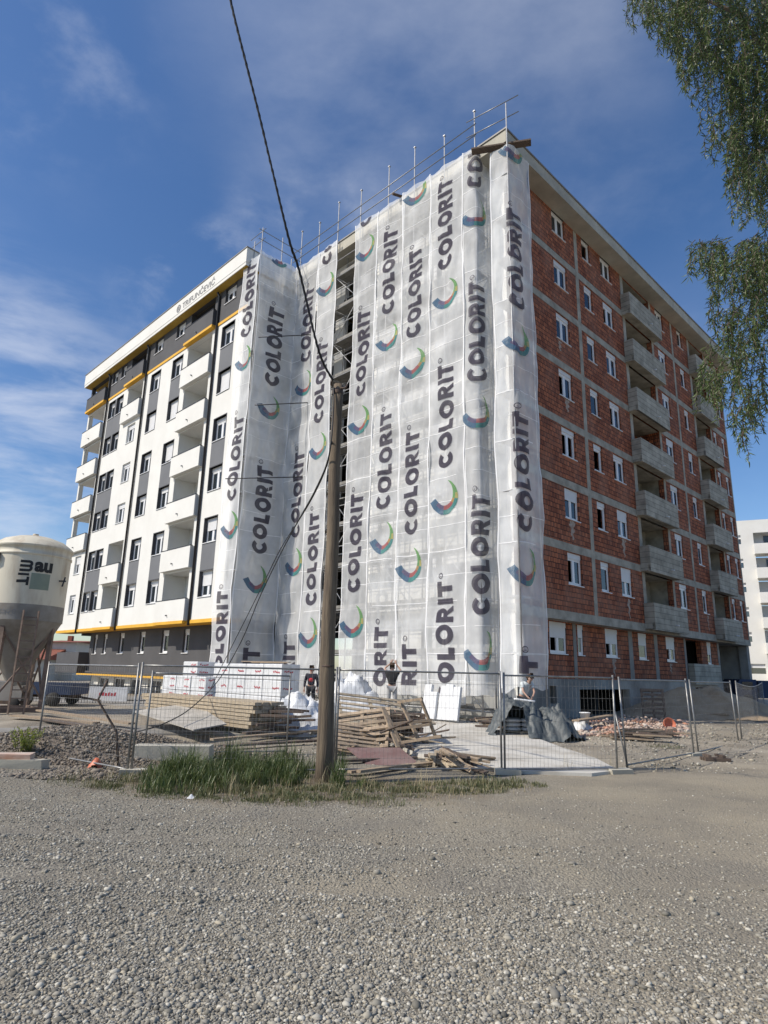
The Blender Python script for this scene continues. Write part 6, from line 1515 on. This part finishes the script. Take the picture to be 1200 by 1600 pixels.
# ================================================================== background
# white apartment house far right
bw = thing('distant_white_apartment_house', 'plain white apartment house with stacked balconies beyond the brick block', 'building', (41.5, 75, 0.3)); bw.rotation_euler = (0, 0, R_(-24))
X0, X1, YW = 41.5, 66, 75.0
hb = []
for k in range(6):
    z = 3.3 + 2.85 * k; hb.append((44.0, 49.0, z + 0.0, z + 1.5)); hb.append((42.0, 42.7, z + 0.2, z + 1.3)) if k != 0 else hb.append((42.2, 43.7, z - 0.5, z + 0.6)); hb.append((53, 54.3, z, z + 1.3)); hb.append((57, 61, z, z + 1.5))
mb = MB(); wall(mb, 'R', YW, X0, X1, 0.2, 20.6, hb, 0.4); mb.quad((X0, YW, 0.2), (X0, YW + 14, 0.2), (X0, YW + 14, 20.6), (X0, YW, 20.6)); mb.quad((X0, YW, 20.6), (X1, YW, 20.6), (X1, YW + 14, 20.6), (X0, YW + 14, 20.6)); mb.build('wall', 'white', bw)
for a0, a1, z0, z1 in hb:
    mb = MB()
    if a1 - a0 > 3:
        mb.box(a0, a1, YW + 1.4, YW + 1.6, z0 - 0.05, z1 + 0.05); mb.build('balcony_back_wall', 'shut', bw)
        q = MB(); q.box(a0 - 0.1, a1 + 0.1, YW - 0.9, YW - 0.75, z0 - 1.15, z0 + 0.05); q.box(a0 - 0.1, a1 + 0.1, YW - 0.75, YW - 0.005, z0 - 1.15, z0 - 0.95); q.box(a0 - 0.1, a0 + 0.05, YW - 0.75, YW - 0.005, z0 - 0.95, z0 + 0.05); q.build('balcony', 'white', bw)
        q = MB(); q.box(a0 + 1.2, a0 + 2.6, YW + 1.3, YW + 1.38, z0 - 0.04, z1 - 0.2); q.build('window', 'glass', bw)
    else:
        mb.box(a0, a1, YW + 0.25, YW + 0.3, z0, z1); q = mb.build('window', 'glass', bw); g = MB(); g.box(a0, a1, YW + 0.2, YW + 0.24, z1 - 0.45, z1); g.build('shutter', 'shut', q)
# blue truck by it
p = Vector((23.6, 40.5, 0.33))
tk = thing('blue_truck', 'small dark blue truck parked beyond the sand heap', 'truck', tuple(p))
mb = MB(); mb.box(p.x - 0.4, p.x + 3.6, p.y, p.y + 1.9, 0.95, 2.0); mb.build('body', 'blue', tk)
mb = MB(); pr = [(0, 0.75), (0, 1.5), (0.35, 2.05), (1.35, 2.05), (1.35, 0.75)]
for yy in (0, 1.9): pass
vs = [(p.x - 1.85 + a, p.y + yy, z) for yy in (0.02, 1.88) for a, z in pr]; mb.add(vs, [(4, 3, 2, 1, 0), (5, 6, 7, 8, 9)] + [(i, (i + 1) % 5, (i + 1) % 5 + 5, i + 5) for i in range(5)]); cb_ = mb.build('cab', 'blue', tk)
mb = MB(); mb.box(p.x - 1.4, p.x - 0.75, p.y - 0.005, p.y + 0.01, 1.45, 1.9); mb.build('cab_window', 'glass', cb_)
for xx in (-1.1, 2.4):
    for yy in (0.1, 1.75): mb = MB(); wheel(mb, (p.x + xx, p.y + yy, 0.75), 0.42, 0.24, (0, 1, 0)); mb.build('wheel', 'rubber', tk)
# houses and trees far left behind the silo
def house(x, y, w_, d_, h, rh, label, wallm='cream', roofm='tile'):
    o = thing('distant_house', label, 'house', (x, y, 0.3)); mb = MB(); z0 = 0.2
    wall(mb, 'R', y, x, x + w_, z0, h, [(x + w_ * .2, x + w_ * .2 + 1.2, 1.2, 2.5), (x + w_ * .6, x + w_ * .6 + 1.2, 1.2, 2.5)], 0.3)
    mb.quad((x + w_, y, z0), (x + w_, y + d_, z0), (x + w_, y + d_, h), (x + w_, y, h)); mb.quad((x, y, z0), (x, y + d_, z0), (x, y + d_, h), (x, y, h)); mb.build('wall', wallm, o)
    mb = MB(); e = 0.5; mb.add([(x - e, y - e, h), (x + w_ + e, y - e, h), (x + w_ + e, y + d_ + e, h), (x - e, y + d_ + e, h), (x - e, y + d_ / 2, h + rh), (x + w_ + e, y + d_ / 2, h + rh)], [(0, 1, 5, 4), (2, 3, 4, 5), (0, 4, 3), (1, 2, 5), (0, 3, 2, 1)]); rf = mb.build('roof', roofm, o)
    c = MB(); c.box(x + w_ * .3, x + w_ * .3 + 0.5, y + d_ * .3, y + d_ * .3 + 0.5, h + rh * .5, h + rh + 0.5); c.build('chimney', 'tile', rf)
    for a in (.2, .6): q = MB(); q.box(x + w_ * a, x + w_ * a + 1.2, y + 0.2, y + 0.25, 1.2, 2.5); q.build('window', 'glass', o)
house(-40.5, 70, 4.5, 8, 2.5, 1.2, 'cream house with a red tiled roof behind the silo')
house(-50, 60, 7, 7, 3.0, 1.8, 'grey walled low house at the far left edge', 'conc2')
house(-37.4, 74, 3, 7, 4.5, 0.3, 'tall pale house seen in the gap beside the white facade', 'cream', 'tile')
def tree(x, y, h, rad, label, seed, nl=2600):
    o = thing('background_tree', label, 'tree', (x, y, 0.3), group='trees beyond the yard'); r = random.Random(seed)
    q = MB(); q.tube([(x, y, 0.1), (x + .1, y, h * .35), (x, y + .1, h * .7)], [h * .03, h * .022, h * .01], 8)
    for k in range(6):
        a = k * 1.05 + r.random(); q.tube([(x, y, h * (.3 + .05 * k)), (x + math.cos(a) * rad * .6, y + math.sin(a) * rad * .6, h * (.5 + .06 * k))], [h * .012, h * .004], 5)
    q.build('trunk', 'treebark', o)
    cl = [(r.gauss(0, .45), r.gauss(0, .45), r.uniform(-.8, .8), r.uniform(.25, .5)) for _ in range(16)]; vs = []; fs = []
    for _ in range(nl):
        c0 = r.choice(cl); v = Vector((r.gauss(0, 1), r.gauss(0, 1), r.gauss(0, 1))).normalized() * (c0[3] * r.random() ** .4)
        P = Vector((x + (c0[0] + v.x) * rad, y + (c0[1] + v.y) * rad, h * .66 + (c0[2] * .8 + v.z) * h * .34)); a = Vector((r.uniform(-1, 1), r.uniform(-1, 1), r.uniform(-1, 1))).normalized() * rad * .07; b_ = a.cross(Vector((r.uniform(-1, 1), r.uniform(-1, 1), r.uniform(-1, 1)))).normalized() * rad * .05
        i = len(vs); vs += [P - a, P + b_, P + a, P - b_]; fs.append((i, i + 1, i + 2, i + 3))
    mb = MB(); mb.add(vs, fs); mb.build('crown', 'treeleaf', o)
tree(-38.5, 62, 5.0, 2.4, 'dark bushy tree beside the cream house behind the silo', 1)
tree(-27.5, 46, 3.6, 1.6, 'small tree in the gap left of the white facade', 2)
tree(-45, 58, 5.5, 3.0, 'broad dark tree at the far left behind the machines', 3)
tree(-36, 56, 3.6, 2.2, 'low round bush like tree behind the trailer', 4)

# ================================================================== people
def person(root_p, joints, label, top_m, leg_m, top_name='shirt', hair=True, vest=None, face=(0, -1, 0)):
    """joints: dict in metres relative to the feet point, z up"""
    rp = Vector(root_p); o_ = thing('person', label, 'person', tuple(rp)); J = {k: rp + Vector(v) for k, v in joints.items()}
    def skin(name, verts, edges, radii, m_, parent, rootv=0, lev=2):
        me = bpy.data.meshes.new(name); og = Vector(ORG[parent.name]); me.from_pydata([tuple(v - og) for v in verts], edges, []); me.update()
        ob = bpy.data.objects.new(name, me); COL.objects.link(ob); me.materials.append(MT[m_])
        sk = ob.modifiers.new('skin', 'SKIN'); sk.use_smooth_shade = True
        for i, rr_ in enumerate(radii):
            sv = me.skin_vertices[0].data[i]; sv.radius = (rr_, rr_) if not isinstance(rr_, tuple) else rr_; sv.use_root = (i == rootv)
        su = ob.modifiers.new('sub', 'SUBSURF'); su.levels = lev; su.render_levels = lev
        dg = bpy.context.evaluated_depsgraph_get(); dg.update()
        m2 = bpy.data.meshes.new_from_object(ob.evaluated_get(dg)); ob.modifiers.clear(); ob.data = m2; bpy.data.meshes.remove(me)
        if not m2.materials: m2.materials.append(MT[m_])
        ob.parent = parent; ORG[ob.name] = ORG[parent.name]; return ob
    names = ['pelvis', 'waist', 'chest', 'neck', 'chin', 'head', 'lsh', 'lel', 'lwr', 'lpalm', 'rsh', 'rel', 'rwr', 'rpalm', 'lhip', 'lkn', 'lan', 'ltoe', 'rhip', 'rkn', 'ran', 'rtoe']
    rad = [.12, .115, .13, .055, .07, .09, .055, .04, .026, .032, .055, .04, .026, .032, .085, .058, .038, .03, .085, .058, .038, .03]
    V_ = [J[n_] for n_ in names]; E_ = [(0, 1), (1, 2), (2, 3), (3, 4), (4, 5), (2, 6), (6, 7), (7, 8), (8, 9), (2, 10), (10, 11), (11, 12), (12, 13), (0, 14), (14, 15), (15, 16), (16, 17), (0, 18), (18, 19), (19, 20), (20, 21)]
    fac = Vector(face).normalized()
    for side, wr, pm in (('l', 8, 9), ('r', 12, 13)):        # fingers and thumb
        d = (V_[pm] - V_[wr]).normalized(); sd_ = d.cross(fac if abs(d.dot(fac)) < .9 else Vector((0, 0, 1))).normalized()
        for k, ln in ((-1.5, .065), (-.5, .078), (.5, .072), (1.5, .058)):
            b = len(V_); V_ += [V_[pm] + sd_ * k * .019 + d * .03, V_[pm] + sd_ * k * .021 + d * (.03 + ln * .55) + fac * .006, V_[pm] + sd_ * k * .02 + d * (.03 + ln) + fac * .022]; rad += [.0095, .0085, .0075]; E_ += [(pm, b), (b, b + 1), (b + 1, b + 2)]
        b = len(V_); V_ += [V_[wr].lerp(V_[pm], .6) + sd_ * .042, V_[pm] + sd_ * .055 + d * .03]; rad += [.011, .009]; E_ += [(pm, b), (b, b + 1)]
    hd = J['head']
    # nose, ears
    b = len(V_); V_ += [hd + fac * .105 - Vector((0, 0, .015))]; rad += [.014]; E_ += [(5, b)]
    sv_ = fac.cross(Vector((0, 0, 1))).normalized()
    for s_ in (-1, 1): b = len(V_); V_ += [hd + sv_ * .095 * s_ - Vector((0, 0, .005))]; rad += [.018]; E_ += [(5, b)]
    body = skin('body', V_, E_, rad, 'skin', o_)
    def sub(keys, edges, radii, name, m_): return skin(name, [J[k] if isinstance(k, str) else k for k in keys], edges, radii, m_, o_, 0)
    le, re = J['lel'].lerp(J['lwr'], .85 if top_name == 'jacket' else .0), J['rel'].lerp(J['rwr'], .85 if top_name == 'jacket' else .0)
    ls, rs_ = J['lsh'].lerp(J['lel'], .6), J['rsh'].lerp(J['rel'], .6)
    low = J['pelvis'] + Vector((0, 0, .02)); nk = J['neck'] - Vector((0, 0, .045))
    sub([low, J['waist'], J['chest'], nk, J['lsh'], ls, J['lel'], le, J['rsh'], rs_, J['rel'], re], [(0, 1), (1, 2), (2, 3), (2, 4), (4, 5), (5, 6), (6, 7), (2, 8), (8, 9), (9, 10), (10, 11)], [.155, .15, .165, .08, .085, .068, .055, .045, .085, .068, .055, .045] if top_name == 'jacket' else [.155, .15, .165, .08, .085, .065, .05, .05, .085, .065, .05, .05], top_name, m_=top_m) if top_name == 'jacket' else \
        sub([low, J['waist'], J['chest'], nk, J['lsh'], ls, J['rsh'], rs_], [(0, 1), (1, 2), (2, 3), (2, 4), (4, 5), (2, 6), (6, 7)], [.155, .15, .165, .08, .085, .072, .085, .072], top_name, m_=top_m)
    sub(['pelvis', 'lhip', 'lkn', 'lan', 'rhip', 'rkn', 'ran'], [(0, 1), (1, 2), (2, 3), (0, 4), (4, 5), (5, 6)], [.15, .108, .078, .058, .108, .078, .058], 'trousers', leg_m)
    for s_ in 'lr': sub([J[s_ + 'an'] - Vector((0, 0, .03)), J[s_ + 'toe']], [(0, 1)], [.05, .045], 'shoe', 'rubber')
    sub([hd + Vector((0, 0, .045)) - fac * .02, hd + Vector((0, 0, .02)) - fac * .06, hd + Vector((0, 0, .06)) + fac * .03], [(0, 1), (0, 2)], [.095, .08, .07], 'hair', 'brown_hair')
    if vest: 
        sub([J['waist'] + fac * .05, J['chest'] + fac * .06], [(0, 1)], [.135, .135], 'red_front', vest)
    e = MB()
    for s_ in (-1, 1):
        q_ = hd + fac * .092 + sv_ * .033 * s_ + Vector((0, 0, .008)); e.tube([q_ - fac * .006, q_ + fac * .006], .011, 8)
    e.build('eyes', 'black', o_)
    q_ = hd + fac * .085 - Vector((0, 0, .055)); e = MB(); e.tube([q_ - sv_ * .025, q_ + fac * .006, q_ + sv_ * .025], .007, 6); e.build('mouth', 'red_knit', o_)
    return o_
def stand(hw=.0, larm=None, rarm=None, lean=(0, 0)):
    J = dict(pelvis=(0, 0, .95), waist=(0, 0, 1.1), chest=(0, 0, 1.33), neck=(0, 0, 1.5), chin=(0, -.02, 1.57), head=(0, -.01, 1.65), lsh=(.19, 0, 1.42), rsh=(-.19, 0, 1.42), lhip=(.1, 0, .88), rhip=(-.1, 0, .88), lkn=(.12, -.03, .48), rkn=(-.12, -.02, .48), lan=(.13, .02, .08), ran=(-.13, .02, .08), ltoe=(.15, -.14, .04), rtoe=(-.15, -.14, .04))
    J.update(larm or dict(lel=(.26, .03, 1.13), lwr=(.27, -.06, .88), lpalm=(.265, -.08, .80)))
    J.update(rarm or dict(rel=(-.26, .03, 1.13), rwr=(-.27, -.06, .88), rpalm=(-.265, -.08, .80)))
    return J
p = at(485, 1092, 27.5); person((p.x, p.y, 0.36), stand(), 'person in a dark jacket with a red front standing by the foam packs', 'navy_fleece', 'dark_trousers', 'jacket', vest='red_knit')
J = stand(larm=dict(lel=(.33, -.0, 1.52), lwr=(.16, .12, 1.74), lpalm=(.13, .14, 1.82)), rarm=dict(rel=(-.28, .12, 1.60), rwr=(-.06, .16, 1.78), rpalm=(-.02, .18, 1.85)))
p = at(612, 1092, 24.6); person((p.x, p.y, 0.5), J, 'person in a black shirt and pale trousers reaching up to the netting', 'black_cotton', 'grey_trousers', 'shirt', face=(0, 1, 0))
mb = MB(); mb.box(p.x - .5, p.x + .5, p.y - .3, p.y + .35, .3, .49); tag(mb.build('standing_board', 'wood3'), 'low timber platform under the black shirted worker', 'platform')
J = stand(); J.update(dict(chest=(.10, -.10, 1.30), neck=(.17, -.16, 1.45), chin=(.2, -.2, 1.50), head=(.21, -.2, 1.58), lsh=(.28, -.06, 1.38), rsh=(-.06, -.16, 1.38), lel=(.34, -.18, 1.12), lwr=(.24, -.36, .98), lpalm=(.2, -.42, .94), rel=(-.06, -.3, 1.12), rwr=(.06, -.42, .96), rpalm=(.1, -.47, .92)))
p = at(818, 1100, 22.3); person((p.x, p.y, 0.3), J, 'person in a pale shirt bending forward behind the tarpaulin', 'pale_cotton', 'dark_trousers', 'shirt', face=(.75, -.65, -.1))
